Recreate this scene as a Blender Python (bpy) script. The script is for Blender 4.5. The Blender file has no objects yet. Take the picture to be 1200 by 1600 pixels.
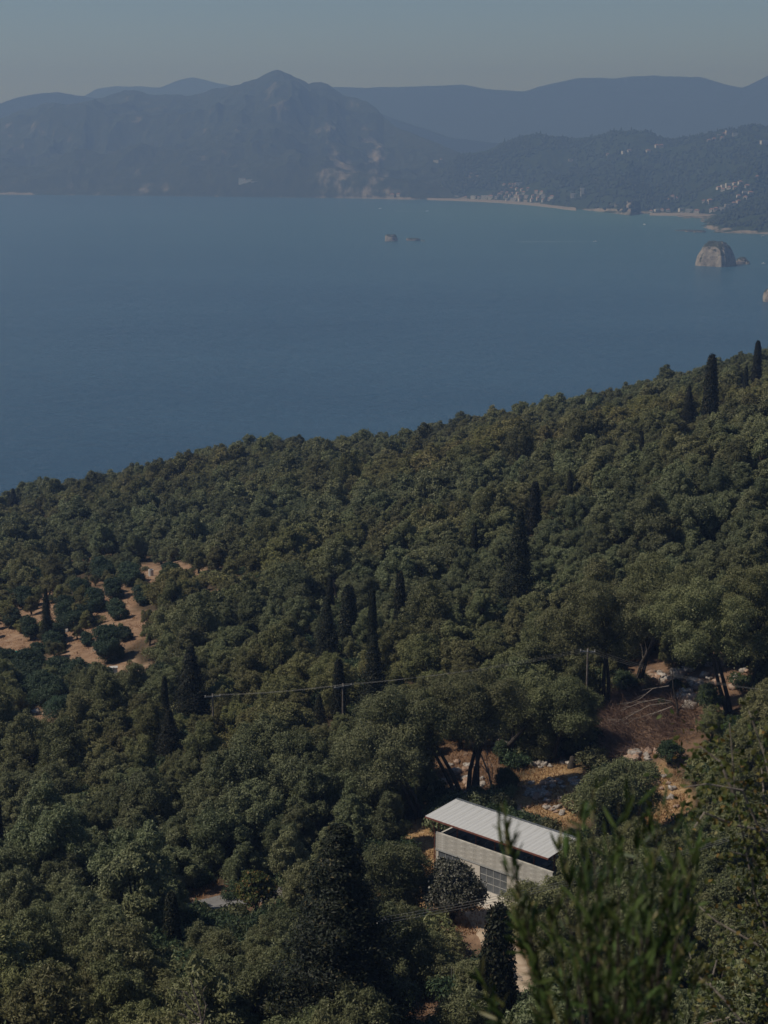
import bpy, math, random
import numpy as np
from mathutils import Vector, Matrix
R = math.radians
rng = np.random.default_rng(7)
random.seed(7)
SC = bpy.context.scene
COL = SC.collection

# ------------------------------------------------------------------ camera, sky, sun, exposure
F, H = 2650.0, 260.0                      # focal length in photo pixels, eye height above the sea
PITCH = math.atan(610 / F)
cp, sp = math.cos(PITCH), math.sin(PITCH)
cam_d = bpy.data.cameras.new('camera')
cam_d.sensor_fit = 'VERTICAL'; cam_d.sensor_height = 36; cam_d.sensor_width = 27
cam_d.lens = F * 36 / 1600
cam_d.clip_start = .5; cam_d.clip_end = 60000
cam_d.dof.use_dof = True; cam_d.dof.focus_distance = 170; cam_d.dof.aperture_fstop = 4.2
cam = bpy.data.objects.new('camera', cam_d); COL.objects.link(cam)
cam.location = (0, 0, H); cam.rotation_euler = (math.pi / 2 - PITCH, 0, 0)
SC.camera = cam
SUN_EL, SUN_AZ = R(51), R(262)            # azimuth measured clockwise from +Y
w = bpy.data.worlds.new('World'); SC.world = w; w.use_nodes = True
nt = w.node_tree; bg = nt.nodes['Background']
sky = nt.nodes.new('ShaderNodeTexSky'); sky.sky_type = 'NISHITA'; sky.sun_disc = False
sky.sun_elevation = SUN_EL; sky.sun_rotation = SUN_AZ; sky.altitude = 2500
sky.air_density = 1.0; sky.dust_density = 0.8; sky.ozone_density = 3.5
nt.links.new(sky.outputs[0], bg.inputs[0]); bg.inputs[1].default_value = 0.050
sd = bpy.data.lights.new('sun', 'SUN'); sd.energy = 3.15; sd.angle = R(0.5); sd.color = (1.0, .93, .83)
sun = bpy.data.objects.new('sun', sd); COL.objects.link(sun)
svec = Vector((math.sin(SUN_AZ) * math.cos(SUN_EL), math.cos(SUN_AZ) * math.cos(SUN_EL), math.sin(SUN_EL)))
sun.rotation_euler = svec.to_track_quat('Z', 'Y').to_euler(); sun.location = (0, 0, 400)
SC.view_settings.view_transform = 'Standard'; SC.view_settings.look = 'None'
SC.view_settings.exposure = 0.24; SC.view_settings.gamma = 1.0
SC.cycles.max_bounces = 5; SC.cycles.diffuse_bounces = 2; SC.cycles.glossy_bounces = 2
SC.cycles.transmission_bounces = 3; SC.cycles.volume_bounces = 0; SC.cycles.transparent_max_bounces = 4
SC.cycles.caustics_reflective = False; SC.cycles.caustics_refractive = False

# ------------------------------------------------------------------ projection helpers
def ray(px, py):
    vx = (px - 600) / F; vy = -(py - 800) / F
    return np.array([vx, cp + vy * sp, -sp + vy * cp])
def aty(px, py, y):
    d = ray(px, py); return np.array([0, 0, H]) + d * (y / d[1])
def atz(px, py, z):
    d = ray(px, py); return np.array([0, 0, H]) + d * ((z - H) / d[2])
def proj(x, y, z):
    dep = y * cp - (z - H) * sp; up = y * sp + (z - H) * cp
    return 600 + F * x / dep, 800 - F * up / dep
def dist_px(x, y, z):
    return F / (y * cp - (z - H) * sp)    # photo pixels per metre there
def height_to(P, py):                     # height above P whose image row is py
    r = ray(600, py); return H + r[2] / r[1] * P[1] - P[2]

# ------------------------------------------------------------------ numpy value noise
def _h(ix, iy, iz, seed):
    n = (ix * 374761393 + iy * 668265263 + iz * 1274126177 + seed * 974711) & 0xffffffff
    n = ((n ^ (n >> 13)) * 1274126177) & 0xffffffff
    return ((n ^ (n >> 16)) & 0xffff) / 65535.0
def noise(x, y, z=0.0, seed=0):
    x, y, z = np.broadcast_arrays(np.asarray(x, float), np.asarray(y, float), np.asarray(z, float))
    ix, iy, iz = np.floor(x).astype(np.int64), np.floor(y).astype(np.int64), np.floor(z).astype(np.int64)
    fx, fy, fz = x - ix, y - iy, z - iz
    fx, fy, fz = [t * t * (3 - 2 * t) for t in (fx, fy, fz)]
    o = 0
    for a in (0, 1):
        for b in (0, 1):
            for c in (0, 1):
                o = o + _h(ix + a, iy + b, iz + c, seed) * (fx if a else 1 - fx) * (fy if b else 1 - fy) * (fz if c else 1 - fz)
    return o * 2 - 1
def fbm(x, y, z=0.0, oct=4, seed=0, ridged=False):
    s, a, t = 0, 1, 0
    for k in range(oct):
        n = noise(np.asarray(x) * 2 ** k, np.asarray(y) * 2 ** k, np.asarray(z) * 2 ** k, seed + k)
        s = s + a * ((1 - 2 * np.abs(n)) if ridged else n); t += a; a *= .5
    return s / t
def sstep(a, b, x):
    t = np.clip((np.asarray(x, float) - a) / (b - a), 0, 1); return t * t * (3 - 2 * t)

# ------------------------------------------------------------------ object helpers
def link(o, parent=None):
    COL.objects.link(o)
    if parent is not None: o.parent = parent
    return o
def tag(o, label=None, cat=None, group=None, kind=None):
    if label: o['label'] = label
    if cat: o['category'] = cat
    if group: o['group'] = group
    if kind: o['kind'] = kind
    return o
def empty(name, loc, rz=0.0):
    o = bpy.data.objects.new(name, None); o.location = [float(v) for v in loc]; o.rotation_euler = (0, 0, rz); o.empty_display_size = .3
    return link(o)
def mesh(name, V, Fc, mats=(), smooth=False, midx=None):
    V = np.asarray(V, np.float32).reshape(-1, 3)
    m = bpy.data.meshes.new(name)
    if isinstance(Fc, np.ndarray) and Fc.ndim == 2:
        k = Fc.shape[1]; n = len(Fc)
        m.vertices.add(len(V)); m.vertices.foreach_set('co', V.ravel())
        m.loops.add(n * k); m.loops.foreach_set('vertex_index', Fc.astype(np.int32).ravel())
        m.polygons.add(n); m.polygons.foreach_set('loop_start', np.arange(n, dtype=np.int32) * k)
        m.polygons.foreach_set('loop_total', np.full(n, k, np.int32))
        m.update(calc_edges=True)
    else:
        m.from_pydata([tuple(map(float, v)) for v in V], [], [tuple(int(i) for i in f) for f in Fc]); m.update()
    for x in (mats if isinstance(mats, (list, tuple)) else [mats]): m.materials.append(x)
    if midx is not None: m.polygons.foreach_set('material_index', np.asarray(midx, np.int32))
    if smooth: m.polygons.foreach_set('use_smooth', np.ones(len(m.polygons), bool))
    m.update()
    return m
def obj(name, me, parent=None, loc=None, rot=None, scale=None):
    o = bpy.data.objects.new(name, me)
    if loc is not None: o.location = [float(v) for v in loc]
    if rot is not None: o.rotation_euler = rot
    if scale is not None: o.scale = scale if hasattr(scale, '__len__') else (scale,) * 3
    return link(o, parent)
class MB:                                  # collects shapes into one mesh
    def __init__(s): s.v = []; s.f = []; s.n = 0
    def add(s, V, Fc):
        V = np.asarray(V, float).reshape(-1, 3)
        s.f += [tuple(int(i) + s.n for i in f) for f in Fc]; s.v.append(V); s.n += len(V); return s
    def box(s, x0, y0, z0, x1, y1, z1):
        V = [(x, y, z) for z in (z0, z1) for y in (y0, y1) for x in (x0, x1)]
        return s.add(V, [(0, 2, 3, 1), (4, 5, 7, 6), (0, 1, 5, 4), (2, 6, 7, 3), (0, 4, 6, 2), (1, 3, 7, 5)])
    def tube(s, P, r, seg=6, cap=True):
        P = np.asarray(P, float); n = len(P); r = np.broadcast_to(np.asarray(r, float), n)
        V = []; up = np.array([.31, .17, .93])
        for i in range(n):
            t = P[min(i + 1, n - 1)] - P[max(i - 1, 0)]; t = t / (np.linalg.norm(t) + 1e-9)
            a = np.cross(t, up)
            if np.linalg.norm(a) < .2: a = np.cross(t, [1, 0, 0])
            a /= np.linalg.norm(a); b = np.cross(t, a)
            for k in range(seg):
                th = 2 * math.pi * k / seg; V.append(P[i] + r[i] * (math.cos(th) * a + math.sin(th) * b))
        Fc = [(i * seg + k, i * seg + (k + 1) % seg, (i + 1) * seg + (k + 1) % seg, (i + 1) * seg + k) for i in range(n - 1) for k in range(seg)]
        if cap: Fc += [tuple(range(seg))[::-1], tuple(range((n - 1) * seg, n * seg))]
        return s.add(V, Fc)
    def me(s, name, mats, smooth=False):
        return mesh(name, np.concatenate(s.v), s.f, mats, smooth)
    def build(s, name, mats, parent=None, smooth=False, **k):
        return obj(name, s.me(name, mats, smooth), parent, **k)

# ------------------------------------------------------------------ materials
def mat(name):
    m = bpy.data.materials.new(name); m.use_nodes = True
    n = m.node_tree; b = n.nodes['Principled BSDF']; return m, n, b
def N(n, t, **k):
    x = n.nodes.new(t)
    for a, v in k.items(): setattr(x, a, v)
    return x
def ramp(n, fac, stops):
    r = N(n, 'ShaderNodeValToRGB'); e = r.color_ramp.elements
    while len(e) < len(stops): e.new(.5)
    for i, (p, c) in enumerate(stops): e[i].position = p; e[i].color = (*c, 1) if len(c) == 3 else c
    n.links.new(fac, r.inputs[0]); return r.outputs[0]
def noise_n(n, scale, detail=4, rough=.6, coord='Object', vec=None):
    t = N(n, 'ShaderNodeTexNoise'); t.inputs['Scale'].default_value = scale; t.inputs['Detail'].default_value = detail; t.inputs['Roughness'].default_value = rough
    if vec is None:
        c = N(n, 'ShaderNodeTexCoord') if coord != 'Pos' else N(n, 'ShaderNodeNewGeometry')
        vec = c.outputs['Position'] if coord == 'Pos' else c.outputs[coord]
    n.links.new(vec, t.inputs['Vector']); return t.outputs[0]
def mix(n, fac, a, b, mode='MIX'):
    m = N(n, 'ShaderNodeMix', data_type='RGBA', blend_type=mode)
    for s, v in ((m.inputs[0], fac), (m.inputs[6], a), (m.inputs[7], b)):
        if hasattr(v, 'links') or isinstance(v, bpy.types.NodeSocket): n.links.new(v, s)
        elif isinstance(v, (int, float)): s.default_value = v
        else: s.default_value = (*v, 1)
    return m.outputs[2]
def bump(n, b, h, strength=.5, dist=.1):
    u = N(n, 'ShaderNodeBump'); u.inputs['Strength'].default_value = strength; u.inputs['Distance'].default_value = dist
    n.links.new(h, u.inputs['Height']); n.links.new(u.outputs[0], b.inputs['Normal'])
def simple(name, c1, c2, scale=3, rough=.85, bs=.3, metal=0, coord='Object', bd=.05):
    m, n, b = mat(name); t = noise_n(n, scale, coord=coord)
    n.links.new(ramp(n, t, [(.3, c1), (.7, c2)]), b.inputs['Base Color'])
    b.inputs['Roughness'].default_value = rough; b.inputs['Metallic'].default_value = metal
    b.inputs['Specular IOR Level'].default_value = .3
    if bs: bump(n, b, t, bs, bd)
    return m
def leaf_mat(name, stops, warm=None, trans=.25, tintscale=.03, rough=.6):
    """Leaves: colour varies from leaf to leaf, tree to tree and stand to stand."""
    m, n, b = mat(name)
    g = N(n, 'ShaderNodeNewGeometry'); oi = N(n, 'ShaderNodeObjectInfo')
    c = ramp(n, g.outputs['Random Per Island'], stops)
    hs = N(n, 'ShaderNodeHueSaturation')
    mr = N(n, 'ShaderNodeMapRange'); n.links.new(oi.outputs['Random'], mr.inputs[0]); mr.inputs[3].default_value = .68; mr.inputs[4].default_value = 1.28
    mh = N(n, 'ShaderNodeMath', operation='MULTIPLY'); mh.inputs[1].default_value = 7.31; n.links.new(oi.outputs['Random'], mh.inputs[0])
    mf = N(n, 'ShaderNodeMath', operation='FRACT'); n.links.new(mh.outputs[0], mf.inputs[0])
    mr2 = N(n, 'ShaderNodeMapRange'); n.links.new(mf.outputs[0], mr2.inputs[0]); mr2.inputs[3].default_value = .478; mr2.inputs[4].default_value = .515
    n.links.new(mr.outputs[0], hs.inputs['Value']); n.links.new(mr2.outputs[0], hs.inputs['Hue'])
    if warm is not None:
        t = noise_n(n, tintscale, 3, .5, vec=g.outputs['Position'])
        t2 = ramp(n, t, [(.42, (0, 0, 0)), (.66, (1, 1, 1))])
        c = mix(n, t2, c, warm, 'MULTIPLY')
    n.links.new(c, hs.inputs['Color'])
    b.inputs['Roughness'].default_value = rough; b.inputs['Specular IOR Level'].default_value = .2
    n.links.new(hs.outputs[0], b.inputs['Base Color'])
    tr = N(n, 'ShaderNodeBsdfTranslucent'); n.links.new(hs.outputs[0], tr.inputs[0])
    ms = N(n, 'ShaderNodeMixShader'); ms.inputs[0].default_value = trans
    n.links.new(b.outputs[0], ms.inputs[1]); n.links.new(tr.outputs[0], ms.inputs[2])
    n.links.new(ms.outputs[0], n.nodes['Material Output'].inputs[0])
    return m

M = {}
M['olive'] = leaf_mat('olive_leaves', [(0, (.088, .102, .046)), (.5, (.144, .160, .077)), (.9, (.192, .207, .110)), (1, (.27, .275, .165))], warm=(1.18, 1.02, .76), tintscale=.011)
M['young'] = leaf_mat('young_leaves', [(0, (.022, .045, .026)), (.6, (.050, .080, .044)), (1, (.09, .12, .075))])
M['cypress'] = leaf_mat('cypress_leaves', [(0, (.006, .009, .005)), (.6, (.014, .018, .008)), (.92, (.028, .030, .013)), (1, (.085, .065, .03))], trans=.05)
M['shrub'] = leaf_mat('shrub_leaves', [(0, (.025, .045, .024)), (.6, (.05, .078, .036)), (1, (.10, .125, .06))])
M['grey_shrub'] = leaf_mat('grey_shrub_leaves', [(0, (.06, .075, .05)), (.6, (.10, .118, .075)), (1, (.17, .18, .12))])
M['fig'] = leaf_mat('fig_leaves', [(0, (.04, .045, .03)), (.6, (.10, .104, .07)), (1, (.26, .25, .20))], trans=.1, rough=.45)
M['oakleaf'] = leaf_mat('oak_leaves', [(0, (.03, .048, .014)), (.45, (.07, .085, .024)), (.8, (.14, .13, .04)), (.93, (.20, .09, .03)), (1, (.30, .27, .13))], trans=.35)
M['blade'] = leaf_mat('foreground_leaves', [(0, (.026, .056, .016)), (.5, (.06, .105, .030)), (.82, (.11, .135, .038)), (1, (.34, .30, .13))], trans=.3, rough=.4)
M['reed'] = leaf_mat('reed_leaves', [(0, (.09, .11, .06)), (1, (.19, .2, .13))])
M['bark'] = simple('olive_bark', (.022, .018, .015), (.075, .062, .05), 6, .95, .6)
M['pale_bark'] = simple('weathered_bark', (.16, .13, .105), (.34, .29, .24), 8, .9, .4)
M['twig'] = simple('dry_twigs', (.12, .078, .056), (.30, .20, .15), 2, .95, 0)
M['grass'] = leaf_mat('dry_grass_blades', [(0, (.20, .12, .05)), (.5, (.33, .20, .08)), (1, (.45, .30, .14))], trans=.3)
M['rock'] = simple('limestone', (.14, .115, .095), (.50, .45, .40), 1.6, .95, .8, bd=.15)
M['redrock'] = simple('stained_rock', (.22, .12, .075), (.42, .32, .25), 1.3, .95, .8, bd=.15)

# ------------------------------------------------------------------ near hillside: heights from the lie of the land
cols = np.array([-100, 150, 400, 650, 900, 1100, 1300.])
rows = {90: [1830, 1820, 1810, 1800, 1800, 1780, 1740], 120: [1560, 1550, 1545, 1540, 1540, 1530, 1500],
        150: [1425, 1410, 1395, 1372, 1376, 1350, 1310], 170: [1335, 1312, 1275, 1245, 1235, 1195, 1145],
        190: [1258, 1236, 1186, 1152, 1132, 1090, 1040], 230: [1125, 1105, 1050, 1000, 955, 900, 850],
        300: [985, 950, 900, 850, 790, 730, 670], 400: [888, 850, 800, 760, 705, 650, 605],
        520: [820, 780, 722, 708, 657, 603, 560]}
SG = np.linspace(-.42, .42, 169)
ys, zs = [], []
for y, pys in rows.items():
    P = np.array([aty(a, b, y) for a, b in zip(cols, pys)])
    ys.append(y); zs.append(np.interp(SG, P[:, 0] / y, P[:, 2]))
z0 = np.full_like(SG, H - 1.75)
ys = [-40, 0, 8, 25, 55] + ys; zs = [z0 + 8, z0, z0 - 4.5 , z0 - 15, z0 - 34] + zs
last = zs[-1]
for y, dz in ((600, 14), (700, 45), (850, 95), (1000, 170)): ys.append(y); zs.append(np.minimum(last - dz, last * .999))
ys += [1150, 1500]; zs += [np.full_like(SG, -8.), np.full_like(SG, -30.)]
ys = np.array(ys, float); zs = np.array(zs)
QG = np.linspace(math.log(5), math.log(1550), 500); YG = np.exp(QG) - 45
ZG = np.array([[0.]])
ZG = np.array([np.interp(YG, ys, zs[:, j]) for j in range(len(SG))]).T
def smooth1(A, k, ax):
    g = np.exp(-np.linspace(-2.2, 2.2, 2 * k + 1) ** 2); g /= g.sum()
    P = np.concatenate([np.repeat(A.take([0], ax), k, ax), A, np.repeat(A.take([-1], ax), k, ax)], ax)
    return np.apply_along_axis(lambda v: np.convolve(v, g, 'valid'), ax, P)
ZG = smooth1(smooth1(ZG, 5, 0), 12, 1)
HA = aty(680, 1363, 150); HZ = HA[2]                       # the shed's front corners
HB = atz(862, 1430, HZ); HL = float(np.hypot(*(HB - HA)[:2])); he = (HB - HA) / HL; hn = np.array([-he[1], he[0], 0])
def terr(x, y):
    x = np.asarray(x, float); y = np.asarray(y, float)
    s = np.clip(x / np.maximum(y, 12.), -.419, .419); q = np.log(np.clip(y, -39, 1500) + 45)
    fi = (s - SG[0]) / (SG[1] - SG[0]); fj = np.clip((q - QG[0]) / (QG[1] - QG[0]), 0, len(QG) - 1.001)
    i = np.floor(fi).astype(int); j = np.floor(fj).astype(int); a = fi - i; b = fj - j
    z = (ZG[j, i] * (1 - a) + ZG[j, i + 1] * a) * (1 - b) + (ZG[j + 1, i] * (1 - a) + ZG[j + 1, i + 1] * a) * b
    k = sstep(70, 130, y)
    z = z + k * (fbm(x / 45, y / 45, 0, 3, 11) * 2.6 * (.4 + .6 * sstep(180, 300, y)) + fbm(x / 7, y / 7, 0, 3, 5) * .45)
    # level ground under the shed and its apron
    u = (x - HA[0]) * he[0] + (y - HA[1]) * he[1]; v = (x - HA[0]) * hn[0] + (y - HA[1]) * hn[1]
    d = np.maximum(np.maximum(-u - .5, u - HL - .5), np.maximum(-v - 4, v - 4.5))
    t = 1 - sstep(0, 5, d)
    return np.maximum(z * (1 - t) + (HZ - .04) * t, -2.9)
def hit(px, py, y0=60, y1=700):
    d = ray(px, py); yy = np.arange(y0, y1, .5); x = d[0] / d[1] * yy; z = H + d[2] / d[1] * yy
    g = terr(x, yy); k = np.argmax(g >= z)
    if g[k] < z[k]: k = len(yy) - 1
    return np.array([x[k], yy[k], terr(x[k], yy[k])])
def grid_faces(nr, nc):
    i, j = np.meshgrid(np.arange(nr - 1), np.arange(nc - 1), indexing='ij'); a = (i * nc + j).ravel()
    return np.stack([a, a + 1, a + nc + 1, a + nc], 1)

# bare patches: image-row ellipses used only to author where soil, grass and rock lie on the ground
BARE = [(870, 1245, 75, 62, 2), (1020, 1140, 95, 80, 1), (1035, 1250, 45, 60, 2), (660, 1350, 32, 85, 2), (745, 1445, 70, 40, 3), (800, 1520, 40, 60, 3),
        (665, 1590, 50, 50, 1), (735, 1200, 70, 50, 1), (560, 1390, 60, 45, 1), (335, 1412, 66, 30, 1), (430, 1410, 30, 25, 3), (236, 895, 26, 20, 3), (276, 886, 22, 10, 3), (330, 931, 20, 9, 3), (382, 906, 18, 9, 3),
        (325, 898, 28, 9, 3), (185, 945, 30, 30, 3), (130, 975, 125, 75, 3), (130, 1025, 60, 30, 3), (20, 1000, 60, 38, 3), (195, 1045, 50, 22, 3), (100, 1105, 45, 16, 3),
        (60, 1130, 50, 16, 3), (130, 880, 50, 10, 1), (1150, 1060, 80, 60, 1), (1010, 1040, 40, 30, 1), (700, 1440, 60, 25, 2)]
svals = np.linspace(-.40, .40, 340); yv = np.exp(np.linspace(math.log(10), math.log(1240), 560)) - 45
S2, Y2 = np.meshgrid(svals, yv); X2 = S2 * np.maximum(Y2, 40.); Z2 = terr(X2, Y2)
me = mesh('hillside', np.stack([X2, Y2, Z2], -1), grid_faces(len(yv), len(svals)), [], True)
PX, PY = proj(X2, np.maximum(Y2, 30), Z2)
att = np.zeros((len(yv) * len(svals), 4), np.float32); att[:, 3] = 1
wob = fbm(X2 / 6, Y2 / 6, 0, 3, 21) * .45
for cx, cy, rx, ry, k in BARE:
    r = np.sqrt(((PX - cx) / rx) ** 2 + ((PY - cy) / ry) ** 2) + wob
    t = (1 - sstep(.7, 1.05, r)).ravel()
    if k == 1: att[:, 1] = np.maximum(att[:, 1], t)     # brown litter and stones
    if k == 2: att[:, 0] = np.maximum(att[:, 0], t)     # golden dry grass
    if k == 3: att[:, 2] = np.maximum(att[:, 2], t)     # pale dry earth
ca = me.color_attributes.new('cover', 'FLOAT_COLOR', 'POINT'); ca.data.foreach_set('color', att.ravel())
m, n, b = mat('hillside_ground')
at = N(n, 'ShaderNodeAttribute', attribute_name='cover'); sx = N(n, 'ShaderNodeSeparateColor'); n.links.new(at.outputs[0], sx.inputs[0])
t1 = noise_n(n, .5, 6, .65, 'Pos'); t2 = noise_n(n, 2.5, 5, .7, 'Pos')
c = ramp(n, t2, [(.3, (.035, .028, .018)), (.7, (.10, .072, .042))])
c = mix(n, sx.outputs[1], c, ramp(n, t1, [(.3, (.10, .062, .04)), (.6, (.20, .125, .08)), (.75, (.30, .24, .19))]))
c = mix(n, sx.outputs[0], c, ramp(n, t2, [(.3, (.22, .13, .06)), (.5, (.35, .225, .11)), (.72, (.44, .32, .21))]))
c = mix(n, sx.outputs[2], c, ramp(n, t1, [(.25, (.15, .09, .055)), (.5, (.27, .17, .105)), (.75, (.36, .26, .18))]))
n.links.new(c, b.inputs['Base Color']); b.inputs['Roughness'].default_value = .95; b.inputs['Specular IOR Level'].default_value = .1; bump(n, b, t2, .8, .25)
me.materials.append(m)
tag(obj('hillside', me), kind='structure')

# ------------------------------------------------------------------ sea
m, n, b = mat('sea_water')
g = N(n, 'ShaderNodeNewGeometry'); mp = N(n, 'ShaderNodeMapping'); mp.inputs['Scale'].default_value = (.05, .13, .03); mp.inputs['Rotation'].default_value = (0, 0, R(18))
n.links.new(g.outputs['Position'], mp.inputs[0])
a1 = noise_n(n, 1, 8, .75, vec=mp.outputs[0])
a0 = noise_n(n, .22, 4, .7, vec=mp.outputs[0]); ma = N(n, 'ShaderNodeMath', operation='MULTIPLY_ADD'); n.links.new(a0, ma.inputs[0]); ma.inputs[1].default_value = 2.5; n.links.new(a1, ma.inputs[2]); a1 = ma.outputs[0]
mp2 = N(n, 'ShaderNodeMapping'); mp2.inputs['Scale'].default_value = (.0009, .0030, 1); mp2.inputs['Rotation'].default_value = (0, 0, R(-12)); n.links.new(g.outputs['Position'], mp2.inputs[0])
a2 = noise_n(n, 1, 5, .6, vec=mp2.outputs[0])
# shallow water: greener towards the bay head
sxyz = N(n, 'ShaderNodeSeparateXYZ'); n.links.new(g.outputs['Position'], sxyz.inputs[0])
def vdist(cx, cy, r0, r1):
    d = N(n, 'ShaderNodeVectorMath', operation='DISTANCE'); n.links.new(g.outputs['Position'], d.inputs[0]); d.inputs[1].default_value = (cx, cy, 0)
    r = N(n, 'ShaderNodeMapRange'); n.links.new(d.outputs['Value'], r.inputs[0]); r.inputs[1].default_value = r0; r.inputs[2].default_value = r1; r.inputs[3].default_value = 1; r.inputs[4].default_value = 0
    r.interpolation_type = 'SMOOTHSTEP'; return r.outputs[0]
c = ramp(n, a2, [(.3, (.018, .078, .155)), (.7, (.036, .112, .200))])
c = mix(n, vdist(1100, 4600, 300, 2600), c, (.035, .115, .15))
c = mix(n, vdist(800, 5100, 100, 1100), c, (.06, .16, .17))
n.links.new(c, b.inputs['Base Color']); b.inputs['Roughness'].default_value = .27; b.inputs['IOR'].default_value = 1.33
b.inputs['Specular IOR Level'].default_value = .5
bump(n, b, a1, 1.0, 7.0)
xs = np.array([-14000, -3000, 3000, 14000.]); yy = np.array([-14000, 200, 1000, 3000, 8000, 14000.])
XX, YY = np.meshgrid(xs, yy)
tag(obj('sea', mesh('sea', np.stack([XX, YY, XX * 0], -1), grid_faces(len(yy), len(xs)), m)), kind='structure')

# ------------------------------------------------------------------ far coast
LAY = {}
def hill_mat(name, veg1, veg2, rock, rock_lo, rock_hi, scale):
    m, n, b = mat(name)
    g = N(n, 'ShaderNodeNewGeometry')
    mp = N(n, 'ShaderNodeMapping'); mp.inputs['Scale'].default_value = (1.5, 1, .45); n.links.new(g.outputs['Position'], mp.inputs[0])
    t = noise_n(n, scale * 6, 6, .75, vec=mp.outputs[0]); t2 = noise_n(n, scale * 1.3, 8, .72, vec=mp.outputs[0])
    veg = ramp(n, t, [(.35, veg1), (.65, veg2)])
    at = N(n, 'ShaderNodeAttribute', attribute_name='bare')
    ad = N(n, 'ShaderNodeMath', operation='ADD'); n.links.new(t2, ad.inputs[0]); n.links.new(at.outputs['Fac'], ad.inputs[1])
    f = ramp(n, ad.outputs[0], [(rock_lo, (0, 0, 0)), (rock_hi, (1, 1, 1))])
    rk = ramp(n, t, [(.3, tuple(v * .5 for v in rock)), (.65, rock)])
    n.links.new(mix(n, f, veg, rk), b.inputs['Base Color']); b.inputs['Roughness'].default_value = 1; b.inputs['Specular IOR Level'].default_value = 0
    return m
def layer(name, sky_pts, base_pts, D1, nx, ny, matx, amp, nscale, back=1500, seed=0, shape=1.0, bare=(), rough=0.0):
    """A range of hills: skyline and shoreline given as image points, the ridge standing at distance D1."""
    s = np.array(sky_pts, float); bb = np.array(base_pts, float)
    px = np.linspace(s[0, 0], s[-1, 0], nx)
    sk = np.interp(px, s[:, 0], s[:, 1]) + (fbm(px / 26, seed * 1.0, 0, 4, seed) * 1.6 if rough == 0 else 0); bs = np.interp(px, bb[:, 0], bb[:, 1])
    d1 = np.interp(px, *zip(*D1)) if hasattr(D1, '__len__') else np.full(nx, float(D1))
    front = np.array([atz(p, q, 0) for p, q in zip(px, bs)])
    ridge = np.array([aty(p, q, d) for p, q, d in zip(px, sk, d1)])
    T = np.concatenate([np.linspace(-.03, 1, ny), 1 + np.linspace(.04, 1, 14) ** 1.2])
    V = np.zeros((len(T), nx, 3)); B = np.zeros((len(T), nx))
    for i, t in enumerate(T):
        if t <= 1:
            XY = front[:, :2] * (1 - t) + ridge[:, :2] * t
            tt = max(t, 0); prof = (tt ** shape) * .85 + .15 * min(1, tt * 14)
            z = ridge[:, 2] * prof + (0 if t >= 0 else -12)
        else:
            XY = ridge[:, :2] * (1 + (t - 1) * back / ridge[:, 1:2]); z = ridge[:, 2] * (1 - (t - 1) * 1.02); tt = 1
        env = (math.sin(math.pi * min(tt, 1)) ** .7 if 0 < t < 1 else 0) if t <= 1 else (t - 1)
        nz = fbm(XY[:, 0] / nscale, XY[:, 1] / nscale, 0, 5, seed, True) - .35
        z = z + nz * amp * env * np.clip(ridge[:, 2] / 250, .2, 1.3) + (fbm(XY[:, 0] / 40, XY[:, 1] / 40, 0, 3, seed + 9) * rough if t > 0 else 0)
        V[i, :, 0] = XY[:, 0]; V[i, :, 1] = XY[:, 1]; V[i, :, 2] = z
    Q = proj(V[..., 0], V[..., 1], V[..., 2])
    for cx, cy, rx, ry, k in bare:
        r = np.sqrt(((Q[0] - cx) / rx) ** 2 + ((Q[1] - cy) / ry) ** 2); B = np.maximum(B, k * (1 - sstep(.3, 1.1, r + .3 * fbm(V[..., 0] / 80, V[..., 2] / 30, 0, 3, 3))))
    B = np.maximum(B, .30 * (1 - sstep(1, 6, V[..., 2] + 12 * fbm(V[..., 0] / 70, V[..., 1] / 70, 0, 3, 8))))
    me = mesh(name, V, grid_faces(len(T), nx), matx, True)
    a = me.attributes.new('bare', 'FLOAT', 'POINT'); a.data.foreach_set('value', B.ravel().astype(np.float32))
    o = tag(obj(name, me), kind='structure'); LAY[name] = (px, T, V, Q[1]); return o
def on_layer(name, x, y):
    px, T, V, QY = LAY[name]; j = int(np.clip(np.searchsorted(px, x), 0, len(px) - 1))
    k = int(np.argmax(QY[:, j] <= y)); k = max(k, 1) if QY[k, j] <= y else len(T) - 15
    return V[k, j].copy()

mg = hill_mat('mountain_scrub', (.014, .022, .012), (.045, .050, .027), (.26, .225, .19), .60, .74, .006)
hg = hill_mat('wooded_slope', (.014, .026, .012), (.045, .056, .026), (.27, .23, .19), .72, .84, .008)
layer('distant_range', [(380, 150), (520, 136), (600, 137), (720, 132), (760, 138), (820, 142), (850, 134), (880, 127), (900, 123), (940, 122), (980, 121), (1020, 118), (1060, 119), (1095, 121), (1130, 131), (1160, 137), (1180, 128), (1200, 119), (1300, 100), (1900, 120)],
      [(380, 252), (1900, 252)], 10800, 500, 60, mg, 210, 1500, seed=31, shape=.9)
layer('farthest_peak', [(-700, 170), (-100, 165), (60, 160), (130, 151), (150, 139), (180, 135), (215, 135), (250, 137), (275, 127), (300, 120), (325, 125), (345, 131), (365, 134), (420, 150), (600, 160), (900, 170)],
      [(-700, 240), (900, 240)], 12300, 260, 30, mg, 120, 1200, back=1200, seed=41)
layer('far_left_hill', [(-700, 190), (-120, 185), (-40, 172), (0, 161), (25, 152), (50, 147), (90, 144), (115, 148), (150, 153), (200, 166), (260, 190), (400, 200)],
      [(-700, 255), (400, 255)], 9600, 260, 40, mg, 120, 900, seed=51)
layer('middle_slope', [(480, 160), (560, 168), (620, 186), (660, 200), (700, 214), (760, 222), (850, 228), (950, 224), (1100, 222), (1400, 215)],
      [(480, 262), (1400, 262)], 8900, 260, 40, mg, 110, 800, seed=61)
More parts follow.
